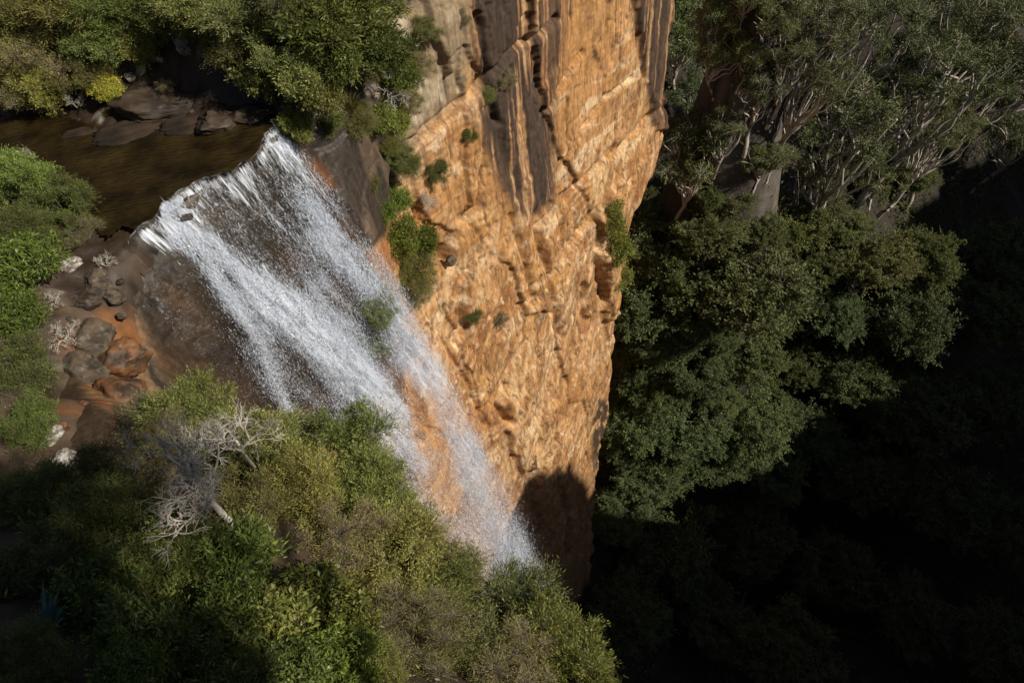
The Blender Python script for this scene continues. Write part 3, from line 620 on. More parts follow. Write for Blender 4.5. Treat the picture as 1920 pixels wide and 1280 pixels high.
def bez(a, b, r, k=7, sag=.15):
    t = np.linspace(0, 1, k)[:, None]; L = np.linalg.norm(b - a)
    m = (a + b) / 2 + np.array([0, 0, sag * L]) + r.normal(0, .10 * L, 3)
    p = (1 - t) ** 2 * a + 2 * t * (1 - t) * m + t * t * b
    p[1:-1] += r.normal(0, .018 * L, (k - 2, 3)); return p
def plant(name, seed, k, lobes, nb, per, ln, wd, leaf, bark, trunk_r, rise=.3, droop=0.0, twig_r=.004, flat=0.0, sprd=.55, tilt=(0, 0), s0=.3, jit=.25, bare=0, limbs=0):
    """lobes: list of (x, y, z, r) around the crown centre; k: height of the crown centre"""
    r = np.random.default_rng(seed); parts = []; fork = np.array([tilt[0], tilt[1], k * .38])
    parts.append(tubes([bez(np.zeros(3), fork, r, 7, 0)], [np.linspace(trunk_r, trunk_r * .75, 7)], 7))
    V, FQ, CC, o = [], [], [], 0; tot = sum(l[3] ** 2 for l in lobes); tw = []
    mains = []
    for li, (x, y, z, lr) in enumerate(lobes):
        c = np.array([x, y, z + k])
        a = fork * r.uniform(.6, 1.0) if k > 1.2 else np.array([0, 0, .02]) + r.normal(0, .05, 3) * np.array([1, 1, 0])
        tr_ = trunk_r * .62
        if k > 1.2 and li >= 4:
            ml = min(mains, key=lambda q: np.linalg.norm(q[-1] - c)); a = ml[int(r.integers(3, 6))]; tr_ = trunk_r * .28
        elif k > 1.2: a = fork
        pl = bez(a, c + np.array([0, 0, lr * .1]), r, 7, .04); mains.append(pl) if li < 4 else None
        parts.append(tubes([pl], [np.linspace(tr_, twig_r * 1.8, 7)], 5))
        n = max(6, int(nb * lr ** 2 / tot)); d = r.normal(size=(n, 3)); d[:, 2] = d[:, 2] * .8 + rise
        d /= np.linalg.norm(d, axis=1)[:, None]; st = c + d * lr * r.uniform(0, .35, (n, 1)) - np.array([0, 0, lr * .25])
        en = c + d * lr * np.where(r.random((n, 1)) < .12, r.uniform(1.05, 1.5, (n, 1)), r.uniform(.55, 1.15, (n, 1))) * np.array([1, 1, .85])
        mid = (st + en) / 2 + r.normal(0, .06 * lr, (n, 3)); mid[:, 2] += .06 * lr; en[:, 2] -= droop * lr * r.uniform(0, 1, n)
        tw.append(np.stack([st, mid, en], 1))
        s = r.uniform(s0, 1.03, (n, per)); sx = s[..., None]
        pos = (1 - sx) ** 2 * st[:, None] + 2 * sx * (1 - sx) * mid[:, None] + sx ** 2 * en[:, None] + r.normal(0, ln * jit * 2, (n, per, 3))
        bd = (en - st)[:, None] / (np.linalg.norm(en - st, axis=1)[:, None, None] + 1e-9)
        dd = bd + r.normal(0, sprd, (n, per, 3)); dd[..., 2] -= droop * 1.6
        if bare: dd, pos = dd[: int(n * (1 - bare))], pos[: int(n * (1 - bare))]
        v, f, c_ = leaves(r, pos.reshape(-1, 3), dd.reshape(-1, 3), ln, wd, flat); V.append(v); FQ.append(f + o); CC.append(c_); o += len(v)
    tw = np.concatenate(tw); parts.append(tubes(tw, np.tile([twig_r, twig_r * .7, twig_r * .35], (len(tw), 1)), 3))
    for _ in range(limbs):
        an = r.uniform(0, 6.28); e1 = np.array([math.cos(an), math.sin(an), 0]) * r.uniform(.6, 1.15); e1[2] = k + r.uniform(-.3, .75)
        pl = bez(fork * r.uniform(.8, 1.3), e1, r, 9, .05); pl[3:-1] += r.normal(0, .03, (5, 3)); parts.append(tubes([pl], [np.linspace(.034, .008, 9)], 5))
    v, f = join(parts)
    return dict(name=name, k=k, wood=mesh_np(name + '_wood', v, f, bark), crown=mesh_np(name + '_leaves', np.vstack(V), np.vstack(FQ), leaf, np.vstack(CC), smooth=False))
def lob(seed, n, rmin, rmax, flat=.7, spread=.68, up=.0):
    r = np.random.default_rng(seed); L = []
    for i in range(n):
        best = None
        for _ in range(12):
            d = r.normal(size=3); d /= np.linalg.norm(d); d[2] = d[2] * .8 + up; p = d * spread * r.uniform(.55, 1.05) * np.array([1, 1, flat])
            q = min([np.linalg.norm(p - np.array(l[:3])) for l in L], default=9)
            if best is None or q > best[0]: best = (q, p)
        L.append((*best[1], r.uniform(rmin, rmax)))
    return L
PR = {}
for i in range(3):
    PR['heath%d' % i] = plant('heath', 20 + i, .62, lob(20 + i, 17, .2, .46, .75, .78, .15), 1500, 17, .075, .014, M_HEATH, M_TWIG, .035, .45, 0, .004, sprd=.5)
for i in range(2):
    PR['leafy%d' % i] = plant('leafy', 30 + i, .7, lob(30 + i, 11, .26, .46, .8, .66, .15), 420, 16, .13, .034, M_BROAD, M_TWIG, .035, .35, .05, .005, sprd=.7)
    PR['broad%d' % i] = plant('broad', 40 + i, .7, lob(40 + i, 12, .25, .42, .8, .66, .15), 380, 11, .135, .058, M_BROAD, M_TWIG, .03, .4, .08, .006, sprd=.75, s0=.55)
    PR['twiggy%d' % i] = plant('twiggy', 50 + i, .62, lob(50 + i, 26, .16, .34, .75, .8, .2), 2600, 9, .055, .010, M_HEATH, M_GREY, .035, .35, 0, .0034, sprd=.6, bare=.35)
for i in range(4):
    PR['rain%d' % i] = plant('rain', 60 + i, 1.5, lob(60 + i, 26, .18, .40, .95, .72, .2), 950, 30, .046, .024, M_RAIN, M_BARK, .05, .35, .02, .006, sprd=.8, flat=.3)
for i in range(4):
    PR['gum%d' % i] = plant('gum', 70 + i, 2.0, lob(70 + i, 17, .16, .36, .75, .85, .2), 560, 20, .075, .02, M_GUM, M_PALE, .055, .35, .28, .007, sprd=.55, tilt=((-.25, .2, .3, -.1)[i], (.1, -.2, .15, .2)[i]), limbs=12)
for i in range(2):
    PR['tall%d' % i] = plant('tall_gum', 80 + i, 3.3, lob(80 + i, 14, .16, .34, .8, .85, .2), 480, 22, .065, .018, M_GUM, M_PALE, .095, .35, .28, .007, sprd=.55, tilt=((.3, -.2)[i], (.1, -.2)[i]), limbs=12)

def tuft(name, seed, n, ln, wd, mat, droop=.6, spread=.6):
    r = np.random.default_rng(seed); az = r.uniform(0, 2 * np.pi, n); h = r.uniform(.5, 1, n) * ln; sp = r.uniform(.1, 1, n) * spread
    b = np.stack([np.cos(az), np.sin(az), az * 0], 1); sd = np.stack([-np.sin(az), np.cos(az), az * 0], 1) * (wd / 2); V = []
    for j, t in enumerate(np.linspace(0, 1, 5)):
        c = b * (.06 + sp * h * t * (0.6 + .7 * t))[:, None]; c[:, 2] = h * (t - droop * t * t * sp / spread * .9)
        wv = (1 - t) ** .6 if j else .8
        V += [c - sd * wv, c + sd * wv]
    V = np.stack(V, 1).reshape(-1, 3); i = (np.arange(n) * 10)[:, None, None]; q = np.array([[0, 1, 3, 2], [2, 3, 5, 4], [4, 5, 7, 6], [6, 7, 9, 8]])
    C = np.ones((n, 10, 4)); C[..., 0] = r.lognormal(0, .2, n)[:, None]; C[..., 1] = r.random(n)[:, None]
    return mesh_np(name, V, (i + q).reshape(-1, 4), mat, C.reshape(-1, 4), smooth=False)
PR['tuft'] = dict(k=.45, blades=tuft('tuft', 1, 260, 1.15, .03, M_GRASS))
PR['rosette'] = dict(k=.3, blades=tuft('rosette', 2, 26, 1.1, .17, M_BLUE, .55, .9))
def dead(seed, depth=6):
    r = np.random.default_rng(seed); P, R = [], []
    def rec(p, d, L, rad, lev):
        k = 5; pts = [p]
        for _ in range(k - 1):
            d = d + r.normal(0, .16, 3); d /= np.linalg.norm(d); pts.append(pts[-1] + d * L / (k - 1))
        P.append(pts); R.append(np.linspace(rad, rad * .68, k))
        if lev == 0: return
        for _ in range(3 if lev > 2 else 4):
            q = pts[r.integers(2, k)]; nd = d + r.normal(0, .55, 3) + np.array([0, 0, .12]); nd /= np.linalg.norm(nd)
            rec(np.array(q), nd, L * r.uniform(.55, .85), rad * .58, lev - 1)
    for j in range(4):
        an = j * 1.6 + r.uniform(0, .6); rec(np.array([0, 0, 0.]), np.array([math.cos(an) * .8, math.sin(an) * .8, .75]), .46, .036, depth - 1)
    P.append([[0, 0, -1.5 + .38 * j] for j in range(5)]); R.append(np.linspace(.05, .04, 5))
    v, f = tubes(np.array(P), np.array(R), 4); return mesh_np('dead_wood', v, f, M_DEAD)
PR['dead0'] = dict(k=.55, branches=dead(3, 6)); PR['dead1'] = dict(k=.55, branches=dead(8, 5))

def put(name, pk, p, R, label, cat, group, tint=(1, 1, 1), rz=0.0, lean_=(0, 0), parts=('stem', 'foliage'), hs=1.0):
    tint = tuple(.6 * c + .4 * sum(tint) / 3 for c in tint); rs = np.random.default_rng(int(abs(p[0] * 977 + p[1] * 131)) + 1)
    if p[2] > -10: vv = rs.uniform(.85, 1.5); tint = tuple(c * vv * w_ for c, w_ in zip(tint, (rs.uniform(.95, 1.12), 1, rs.uniform(.75, 1))))
    pr = PR[pk]; e = obj(name, None, label=label, category=cat)
    if group: e['group'] = group
    e.empty_display_size = .2; e.location = p; e.scale = (R * rs.uniform(.8, 1.25), R * rs.uniform(.8, 1.25), R * hs * rs.uniform(.9, 1.12))
    ax = Vector((lean_[0], lean_[1], 0)); an = ax.length
    q = Matrix.Rotation(rz, 4, 'Z')
    if an > 1e-6: q = Matrix.Rotation(an, 4, Vector((-ax.y, ax.x, 0)).normalized()) @ q
    e.rotation_euler = q.to_euler()
    if 'wood' in pr:
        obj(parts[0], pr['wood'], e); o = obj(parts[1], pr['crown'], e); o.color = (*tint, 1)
    elif 'blades' in pr:
        o = obj('blades', pr['blades'], e); o.color = (*tint, 1)
    else:
        obj('branches', pr['branches'], e)
    return e
rz_ = np.random.default_rng(99)
def shrub(px, py, rp, pk, label, group, tint=(1, 1, 1), name='shrub', cat='shrub', fn=ground_near, k=None, hs=1.0, lean_=(0, 0), parts=('stem', 'foliage'), rz=None):
    kk = PR[pk]['k'] * hs if k is None else k
    rp = rp * (1.24 if fn is ground_near and pk not in ('dead0', 'dead1', 'tuft', 'rosette') else (1.06 if pk[:4] == 'rain' else 1.02) if fn is floor_z else 1.0)
    p, t, g = hit(fn, px, py, rp, kk)
    return put(name, pk, (p[0], p[1], p[2] - .62 * rp * t if k is not None and pk[:4] == 'dead' else g - .04 * rp * t), rp * t, label, cat, group, tint, rz_.uniform(0, 6.28) if rz is None else rz, lean_, parts, hs)
def wallshrub(px, py, rp, pk, label, group, tint=(1, 1, 1), name='shrub', cat='shrub', lv=.55, hs=1.0):
    p, t = hit_wall(px, py, 0.25 * rp * .02)
    R = rp * 1.3 * t; k = PR[pk]['k'] * R * hs
    q = np.array([p[0], p[1], p[2]]); b = q - np.array([*(N2 * math.sin(lv)), math.cos(lv)]) * k * .9
    return put(name, pk, tuple(b), R, label, cat, group, tint, rz_.uniform(0, 6.28), tuple(N2 * lv), hs=hs)

# ------------------------------------------------------------------ plants: where they grow
OL, GR, DK, YL, GY = (1.1, 1.12, .8), (.85, 1.15, .7), (.6, .75, .6), (1.5, 1.45, .8), (1.25, 1.05, 1.0)
G = 'heath shrubs on the bank above the creek'
for a in [
    (30,30,75,'heath0','olive heath shrub in the top left corner of the picture',OL), (125,20,75,'heath1','olive shrub at the top edge, second from the left corner',OL),
    (225,15,70,'heath2','dense olive green shrub at the top edge behind the lichen rocks on the left',GR), (320,20,62,'heath0','green shrub at the top edge directly above the pale lichen boulders',GR),
    (25,110,70,'heath2','broad olive shrub on the left frame edge above the creek',OL), (110,95,66,'twiggy0','grey twiggy shrub in the middle of the creek bank thicket',GY),
    (190,80,62,'heath1','dark green rounded shrub behind the yellow sapling',GR), (265,85,48,'heath0','low green shrub reaching down to the lichen boulders',OL),
    (20,175,52,'twiggy1','dry tan shrub hanging over the creek at the left frame edge',GY), (85,165,52,'heath0','yellowish low shrub at the waterline left of the yellow sapling',YL),
    (150,140,48,'heath2','small olive shrub beside the dead grey brush on the bank',OL), (390,25,62,'heath1','fine leaved shrub at the top edge right of the lichen boulders',GR)]:
    shrub(*a[:5], G, a[5])
G = 'dark thicket beside the waterfall lip'
for a in [
    (460,45,75,'heath2','dark bushy shrub rising over the brown creek hump',(.95,1.05,.8)), (540,20,75,'heath0','tall dark shrub at the top edge in the middle of the thicket',(.95,1.05,.8)),
    (620,40,72,'leafy0','glossy dark leaved shrub at the top edge left of the bare grey limbs',(.8,.9,.7)), (450,105,55,'heath1','brownish thin shrub shading the back of the brown rock hump',GY),
    (540,95,60,'heath2','shaded shrub behind the pale leaved bush by the lip',(.9,1,.8)), (690,30,65,'leafy1','dark leaved tree crown against the grey cliff top',(.8,.9,.7)),
    (640,110,52,'leafy0','dark leafy shrub under the bare grey limbs',(.65,.8,.6)), (720,110,50,'leafy1','dark shrub with outstretched branches on the cliff brink',(.6,.78,.6)),
    (485,142,52,'leafy0','pale green leafy bush overhanging the rock behind the lip',(1.15,1.25,1.5)), (560,150,50,'leafy1','pale green leafy bush with a slanting trunk next to the lip',(1.05,1.2,1.3)),
    (600,185,44,'leafy0','yellow green leafy bush between pale bush and grass clump',(1.1,1.1,.9))]:
    shrub(*a[:5], G, a[5])
wallshrub(548,238,30,'leafy1','small yellow green bush right at the right end of the waterfall lip',None,(1.2,1.15,.9))
wallshrub(745,135,38,'leafy0','dark green bush with leafy arm reaching over the cliff',G,(.55,.75,.5))
shrub(655,200,48,'tuft','large grass clump on the brink right of the lip',None,(.9,1,.9),'grass_clump','grass clump')
shrub(205,168,26,'leafy1','bright yellow leafed sapling standing among the creek rocks',None,(2.4,2.0,.9),'sapling','sapling')
shrub(200,212,17,'tuft','dry straw coloured tuft at the foot of the yellow sapling',None,(1.5,1.2,1.4),'grass_clump','grass clump')
shrub(312,168,17,'twiggy0','tiny brown bush alone on the rock hump in the creek',None,GY)
shrub(135,185,34,'dead0','dead grey brush lying on the bank by the creek',None,name='dead_shrub',cat='dead shrub')
shrub(45,290,26,'dead1','bare tan brush at the near creek bank on the left edge',None,name='dead_shrub',cat='dead shrub')
wallshrub(690,55,50,'dead0','bare pale limbs sticking out of the thicket by the cliff top',None,name='dead_shrub',cat='dead shrub',lv=.7)
wallshrub(735,165,48,'dead1','bare grey branch stretching right across the cliff face',None,name='dead_shrub',cat='dead shrub',lv=1.2)
G = 'shrubs on the near creek bank'
for a in [
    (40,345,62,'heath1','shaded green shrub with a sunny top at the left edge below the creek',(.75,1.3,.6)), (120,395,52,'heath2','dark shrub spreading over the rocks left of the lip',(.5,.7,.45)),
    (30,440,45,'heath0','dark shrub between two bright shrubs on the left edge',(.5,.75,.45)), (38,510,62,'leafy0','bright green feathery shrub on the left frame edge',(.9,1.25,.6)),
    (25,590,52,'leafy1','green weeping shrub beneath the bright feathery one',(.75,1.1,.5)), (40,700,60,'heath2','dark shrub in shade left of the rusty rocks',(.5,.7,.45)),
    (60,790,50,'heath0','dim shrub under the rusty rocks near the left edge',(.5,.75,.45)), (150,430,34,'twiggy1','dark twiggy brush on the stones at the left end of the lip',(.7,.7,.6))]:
    shrub(*a[:5], G, a[5])
G = 'shrubs on the near slope under the lookout'
for a in [
    (290,800,72,'twiggy0','grey twiggy shrub topping the foreground thicket in front of the wet rock',GY), (365,790,66,'heath0','bright green fine leaved shrub at the top of the foreground thicket',(1,1.25,.7)),
    (480,850,78,'heath1','green shrub with bare grey twigs below the falls',OL), (545,830,60,'twiggy1','thin brown topped shrub touching the left falls',GY),
    (640,850,82,'heath2','bright green shrub jutting into the waterfall',(1,1.3,.65)), (560,930,85,'heath0','dense olive shrub in the middle of the foreground thicket',OL),
    (700,930,80,'heath1','green shrub beside the lower falls below the jutting one',(1,1.2,.7)), (440,960,80,'heath2','olive shrub right of the bleached branches',OL),
    (270,870,76,'twiggy1','pale grey twig mass left of the bleached branches',GY), (640,1010,85,'twiggy0','brownish twiggy shrub above the glossy leaved bush',GY),
    (752,1000,60,'heath0','green shrub whose tip stands against the white spray',(1,1.2,.7)), (320,1060,85,'heath1','half shaded green shrub below the bleached branches',(.8,1,.6)),
    (440,1060,80,'leafy1','leafy dark green bush in the lower middle of the thicket',(.75,1,.6)), (590,1110,72,'broad0','glossy broad leaved bush in the lower foreground',(.95,1.05,.9)),
    (640,1160,62,'broad1','lower broad leaved bush with an orange dead leaf',(.9,1,.8)), (520,1180,80,'broad0','shaded broad leaved bush at the bottom edge',(.95,1.05,.8)),
    (740,1080,80,'heath2','olive shrub right of the glossy broad leaved bush',OL), (825,1095,76,'heath1','green shrub in front of the foot of the falls',(1,1.15,.75)),
    (760,1190,90,'twiggy1','sandy brown shrub at the bottom edge under the falls',(1.2,1.05,.9)), (860,1210,85,'heath0','olive shrub at the bottom edge, left of the outermost shrub',OL),
    (995,1195,82,'heath2','green spiky shrub overlapping the end of the waterfall',(1,1.15,.75)), (1045,1235,92,'heath1','outermost shrub at the bottom edge against the black gorge',(1,1.15,.75)),
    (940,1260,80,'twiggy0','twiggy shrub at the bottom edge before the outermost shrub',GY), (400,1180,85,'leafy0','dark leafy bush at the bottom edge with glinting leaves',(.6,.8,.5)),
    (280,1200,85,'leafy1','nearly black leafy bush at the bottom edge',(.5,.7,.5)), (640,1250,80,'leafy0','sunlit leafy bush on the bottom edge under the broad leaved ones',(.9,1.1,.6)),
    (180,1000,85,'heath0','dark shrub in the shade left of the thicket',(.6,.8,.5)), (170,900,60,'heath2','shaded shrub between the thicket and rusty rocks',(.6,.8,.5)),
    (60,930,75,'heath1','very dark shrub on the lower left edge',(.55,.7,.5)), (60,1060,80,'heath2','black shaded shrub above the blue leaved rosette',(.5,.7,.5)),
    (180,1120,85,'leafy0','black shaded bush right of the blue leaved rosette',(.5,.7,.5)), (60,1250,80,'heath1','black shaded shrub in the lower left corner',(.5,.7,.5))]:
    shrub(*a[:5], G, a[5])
shrub(345,890,165,'dead0','bleached bare branches forking out of the foreground thicket',None,k=1.9,name='dead_shrub',cat='dead shrub')
shrub(430,815,95,'dead1','small bleached dead shrub beside the bright green top shrub',None,k=1.8,name='dead_shrub',cat='dead shrub')
shrub(85,1180,75,'rosette','blue green rosette of sword leaves in the dark lower left',None,(1,1,1),'rosette_plant','plant')
G = 'plants growing on the orange cliff'
for a in [
    (876,254,17,'heath0','small green bush on the pale diagonal ledge',(.7,.9,.5)), (910,181,15,'heath1','tiny bush at the left of the dark streaked buttress',(.7,.9,.5)),
    (942,148,24,'twiggy0','grey brown brush on top of the dark streaks',GY), (815,322,22,'heath2','dark green tuft hanging from the cliff, above the grey dead mat',(.6,.8,.5)),
    (745,440,40,'leafy0','large green shrub on the cliff right of the upper falls',(.8,1,.5)), (790,455,34,'leafy1','dark green shrub beside the hollow on the cliff',(.7,.9,.5)),
    (765,500,36,'heath0','olive shrub clinging below the large cliff shrub',(.9,1,.6)), (778,550,30,'twiggy1','brown thin shrub at the bottom of the cliff shrub cluster',(1,1,.7)),
    (886,595,15,'heath1','small dark plant in a crack in the middle of the cliff',(.8,.95,.6)), (935,598,14,'twiggy0','grey dead tuft in a crack right of the small dark plant',GY),
    (752,225,24,'leafy1','upper green plant in the gully right of the wet slab',(.9,1.1,.6)), (748,300,26,'heath2','middle green plant in the gully right of the wet slab',(.8,1,.6)),
    (745,370,28,'leafy0','lower green plant in the gully right of the wet slab',(.75,1,.55)), (690,345,18,'heath0','moss green plant on the dark wet slab',(.9,1.1,.5)),
    (700,575,32,'heath1','green plant seen through the right edge of the falls',(.6,.8,.4)), (705,640,26,'heath2','lower green plant seen through the falling spray',(.6,.8,.4))]:
    wallshrub(*a[:5], G, a[5])
wallshrub(608,296,20,'tuft','dry golden grass tuft on the wet slab by the falls',None,(1.1,.9,1),'grass_clump','grass clump')
wallshrub(800,375,26,'dead0','grey dead mat hanging down the cliff under the green tuft',None,name='dead_shrub',cat='dead shrub',lv=1.6)
for i, (x, y, rr) in enumerate([(1140,405,32),(1146,455,34),(1153,510,30)]):
    wallshrub(x, y, rr, 'leafy%d' % (i % 2), ('upper','middle','lower')[i] + ' clump of the yellow green curtain on the cliff edge', 'curtain of creepers on the cliff edge', (1.3,1.3,.7), 'creeper', 'creeper', 1.0)

# ------------------------------------------------------------------ forest in the gorge
TP = ('trunk', 'crown')
def tree(px, py, rp, pk, label, group, tint=(1, 1, 1), hs=1.0, lean_=(0, 0), k=None):
    return shrub(px, py, rp, pk, label, group, tint, 'rainforest_tree' if pk[:4] == 'rain' else 'gum_tree', 'tree', floor_z, k, hs, lean_, TP)
G = 'rainforest canopy at the cliff foot'
for a in [
    (1225,470,80,'rain0','rounded rainforest tree tight against the cliff corner',(1,1.05,.8)), (1230,570,85,'rain1','dark rainforest tree below the rounded one at the cliff corner',(.8,1,.8)),
    (1160,650,52,'rain2','small green tree touching the cliff below the corner',(1.1,1.3,.8)), (1250,650,62,'rain3','rainforest tree right of the small green one at the cliff',(.75,1,.85)),
    (1400,545,110,'rain2','largest dome shaped tree in the middle of the lit canopy',(1,1,.8)), (1330,460,60,'rain3','olive tree crown behind the largest dome',(1.2,1.1,.8)),
    (1480,440,66,'rain0','yellow green low tree under the pale gum trunks',(1.35,1.3,.7)), (1560,590,62,'rain1','blue green tree with bare white twigs, standing alone in shade',(.85,1.2,1.1)),
    (1640,500,62,'rain0','olive brown tree at the right end of the lit canopy',(1.3,1.1,.7)), (1735,495,62,'rain3','rightmost lit tree on the edge of the black shadow',(1.1,1.1,.7)),
    (1400,685,66,'rain0','tree with a pale forked limb below the largest dome',(1,1.15,.8)), (1310,700,60,'rain1','dark tree left of the one with a pale forked limb',(.7,.9,.8)),
    (1400,790,80,'rain3','bushy tree under the one with a pale forked limb',(1,1.2,.9)), (1290,800,72,'rain2','blue green tree halfway down the canopy near the cliff',(.8,1.1,.95)),
    (1195,800,66,'rain0','tree standing before the dark mottled foot of the cliff',(.85,1.15,.85)), (1330,870,70,'rain1','lower canopy tree at the edge of the shadow',(.85,1.1,.9)),
    (1220,890,66,'rain3','lower canopy tree beside the shaded cliff foot',(.8,1.05,.85)), (1490,690,52,'rain1','small crown in half shade right of the pale forked limb',(1,1,.7)),
    (1500,820,70,'rain2','half shaded crown at the lower right of the canopy',(.8,1,.8)), (1590,720,66,'rain3','dim spindly crown right of the half shaded trees',(.9,1,.8)),
    (1440,890,62,'rain0','dim crown at the bottom of the canopy',(.8,1,.8)), (1160,960,60,'rain1','dark bushy tree at the bottom of the cliff',(.8,1,.8)),
    (1520,560,48,'rain2','dark crown in the gap between the dome and the lone blue green tree',(.7,.8,.7)), (1300,600,60,'rain0','deep green crown hugging the left flank of the largest dome',(.75,.95,.85)),
    (1420,450,50,'rain1','small olive crown right behind the largest dome',(1.1,1.1,.8)), (1195,720,52,'rain1','narrow crown by the cliff between two bushier ones',(.8,1.1,.8)),
    (1180,470,34,'rain3','small dark tree beside the yellow green creeper curtain',(.8,1,.8)),(1200,390,36,'rain2','low bush tree at the orange corner of the cliff',(1.2,1.2,.8))]:
    tree(*a[:5], G, a[5])
G = 'gum trees on the far slope'
for a in [
    (1285,310,78,'gum0','gum tree with white forked trunk beside the cliff corner',(1.1,1.1,.8),(.05,0)), (1545,240,105,'tall1','large grey green gum with a tall forked trunk before the bare slope',(1,1.05,.95),(.1,0)),
    (1520,345,52,'tall0','smaller gum with a leaning pale trunk right of the tall fork',(1.1,1,.8),(.1,0)), (1285,60,75,'gum3','green tree right behind the cliff top corner',(.9,1.2,.7),(0,0)),
    (1345,40,55,'gum0','yellowish tree left of the rock gap at the top edge',(1.5,1.4,.7),(0,0)), (1290,170,55,'gum1','dark tree at the foot of the cliff behind the corner',(.7,.95,.7),(0,0)),
    (1350,120,45,'gum2','light green shrubby tree above the bare slope',(1.4,1.4,.8),(0,0)), (1440,70,62,'gum2','olive gum left of centre on the upper far slope',(1.1,1.1,.8),(.1,0)),
    (1530,50,75,'tall1','grey gum at the top edge over the bare slope',(1,1.05,.9),(.15,0)), (1500,140,62,'tall0','gum with a long white horizontal limb',(1,1.05,.9),(.2,0)),
    (1620,70,80,'tall1','dense gum at the top edge, third from the right corner',(.95,1.05,.9),(.15,0)), (1720,50,85,'tall0','gum at the top edge with fanned white limbs',(1,1.05,.9),(.25,0)),
    (1830,60,90,'tall0','broad gum in the upper right with slanting white limbs',(1,1.05,.9),(.25,0)), (1900,130,75,'gum1','gum on the right frame edge below the broad one',(.9,1,.85),(.2,0)),
    (1700,170,85,'tall1','gum on the thick brown leaning trunk',(.95,1.05,.85),(.2,0)), (1620,170,66,'gum2','gum behind the large grey green one',(1,1.05,.9),(.1,0)),
    (1720,250,62,'tall0','gum on a slim white trunk at the shadow edge',(1.1,1.1,.8),(.1,0)), (1770,250,55,'tall1','gum on a peeling trunk, right of the slim white one',(1.1,1.1,.8),(.1,0)),
    (1800,160,75,'tall1','dark gum above the bare tangled limbs on the right',(.85,1,.85),(.2,0)), (1880,260,62,'gum2','dim gum low on the right frame edge',(.8,.9,.8),(.1,0)),
    (1400,20,40,'gum3','small bush tree beside the rock gap at the top edge',(1.1,1.2,.7),(0,0)), (1420,330,34,'gum1','small pale bush tree at the foot of the bare slope',(1.1,1.1,.8),(0,0)), (1390,380,34,'gum2','low scrub tree left of the tall forked gum trunk',(1.1,1.1,.8),(0,0)),
    (1600,290,60,'gum3','gum filling the gap right of the large grey green one',(1,1.05,.85),(.1,0)), (1545,395,48,'gum0','low gum over the shadow edge right of the tall forked trunk',(1.1,1.1,.8),(0,0)), (1660,330,48,'gum1','low gum in the hollow at the shadow edge',(1.1,1.1,.8),(0,0))]:
    tree(*a[:5], G, a[5], 1.0, a[6])
for x, y, rr, pk, lb in [(1720,335,36,'rain1','low round bush tree beneath the slim white gum'), (1640,300,40,'rain2','dark bush tree in the hollow left of the leaning trunk'), (1330,380,30,'rain3','dark bush tree between cliff gum and bare slope')]:
    tree(x, y, rr, pk, lb, 'bush trees under the gums', (1.1,1.2,.8))
G = 'trees in the black shade of the gorge'
for i, (x, y) in enumerate([(1700,620),(1820,600),(1880,480),(1720,780),(1860,760),(1600,900),(1760,940),(1400,1010),(1250,1020),(1560,1080),(1880,1000),(1720,1150),(1330,1150),(1480,1220),(1880,1220),(1180,1150)]):
    tree(x, y, 80, 'rain%d' % (i % 4), 'dark tree crown hidden in the black shade of the gorge', G, (.8,.9,.8))

# the dense leafy ground cover between the single shrubs, and the added shade gums beside the lookout (outside the picture)
def scatter(name, fn, n, xr, yr, ln, wd, mat, seed, keep, lift, tint, up=.8):
    r = np.random.default_rng(seed); x = r.uniform(*xr, n); y = r.uniform(*yr, n)
    dens = fbm(x * (.5 / lift), y * (.5 / lift), 3., 3); z = fn(x, y)
    k = keep(x, y, z) & (dens > -.12); x, y, z, dens = x[k], y[k], z[k], dens[k]; m = len(x)
    z = z + lift * (dens + .15).clip(0) * 2.2 * r.random(m) ** .6
    d = r.normal(size=(m, 3)); d[:, 2] += up
    v, f, c = leaves(r, np.stack([x, y, z], 1), d, ln, wd)
    o = obj(name, mesh_np(name, v, f, mat, c, smooth=False), kind='stuff'); o.color = (*tint, 1); return o
def k_near(x, y, z):
    px, py = project(np.stack([x, y, z], -1)); ed = edge_dist(x, y)
    bare = pmask(px, py, [(-60,185),(110,200),(180,150),(250,90),(330,60),(430,110),(540,210),(560,300),(300,480),(340,800),(230,830),(110,800),(90,560),(170,440),(60,320),(-60,310)], 20)
    return (ed > .1) & (px > -150) & (px < 1300) & (py > -150) & (py < 1450) & (np.random.default_rng(5).random(len(x)) > bare)
scatter('ground_cover', lambda x, y: ground_near(x, y, False), 130000, (-24, 4), (-1, 32), .085, .018, M_HEATH, 4, k_near, .3, (.75, .85, .6))
def k_floor(x, y, z):
    px, py = project(np.stack([x, y, z], -1)); sm = pmask(px, py, [(1310,180),(1350,110),(1460,90),(1490,200),(1500,420),(1440,430),(1360,420),(1320,260)], 12)
    return (px > 1050) & (px < 2000) & (py > -60) & (py < 1330) & (np.random.default_rng(6).random(len(x)) > sm * .6)
scatter('undergrowth', floor_z, 150000, (-2, 120), (10, 135), .55, .22, M_RAIN, 5, k_floor, 1.6, (.7, .75, .5))
def add_shade_gums():  # unseen gum trees, added to cast shade on the lower left
    for i, (x, y, zb, R) in enumerate([(7.0, -2.5, 11.2, 4.3), (8.5, -4.8, 10.9, 4.4)]):
        o = obj('shade_gum', PR['gum%d' % i]['crown'], kind='stuff'); o.location = (x, y, zb); o.scale = (R, R, R * 1.15)
        t = obj('trunk', PR['gum%d' % i]['wood'], o)
add_shade_gums()

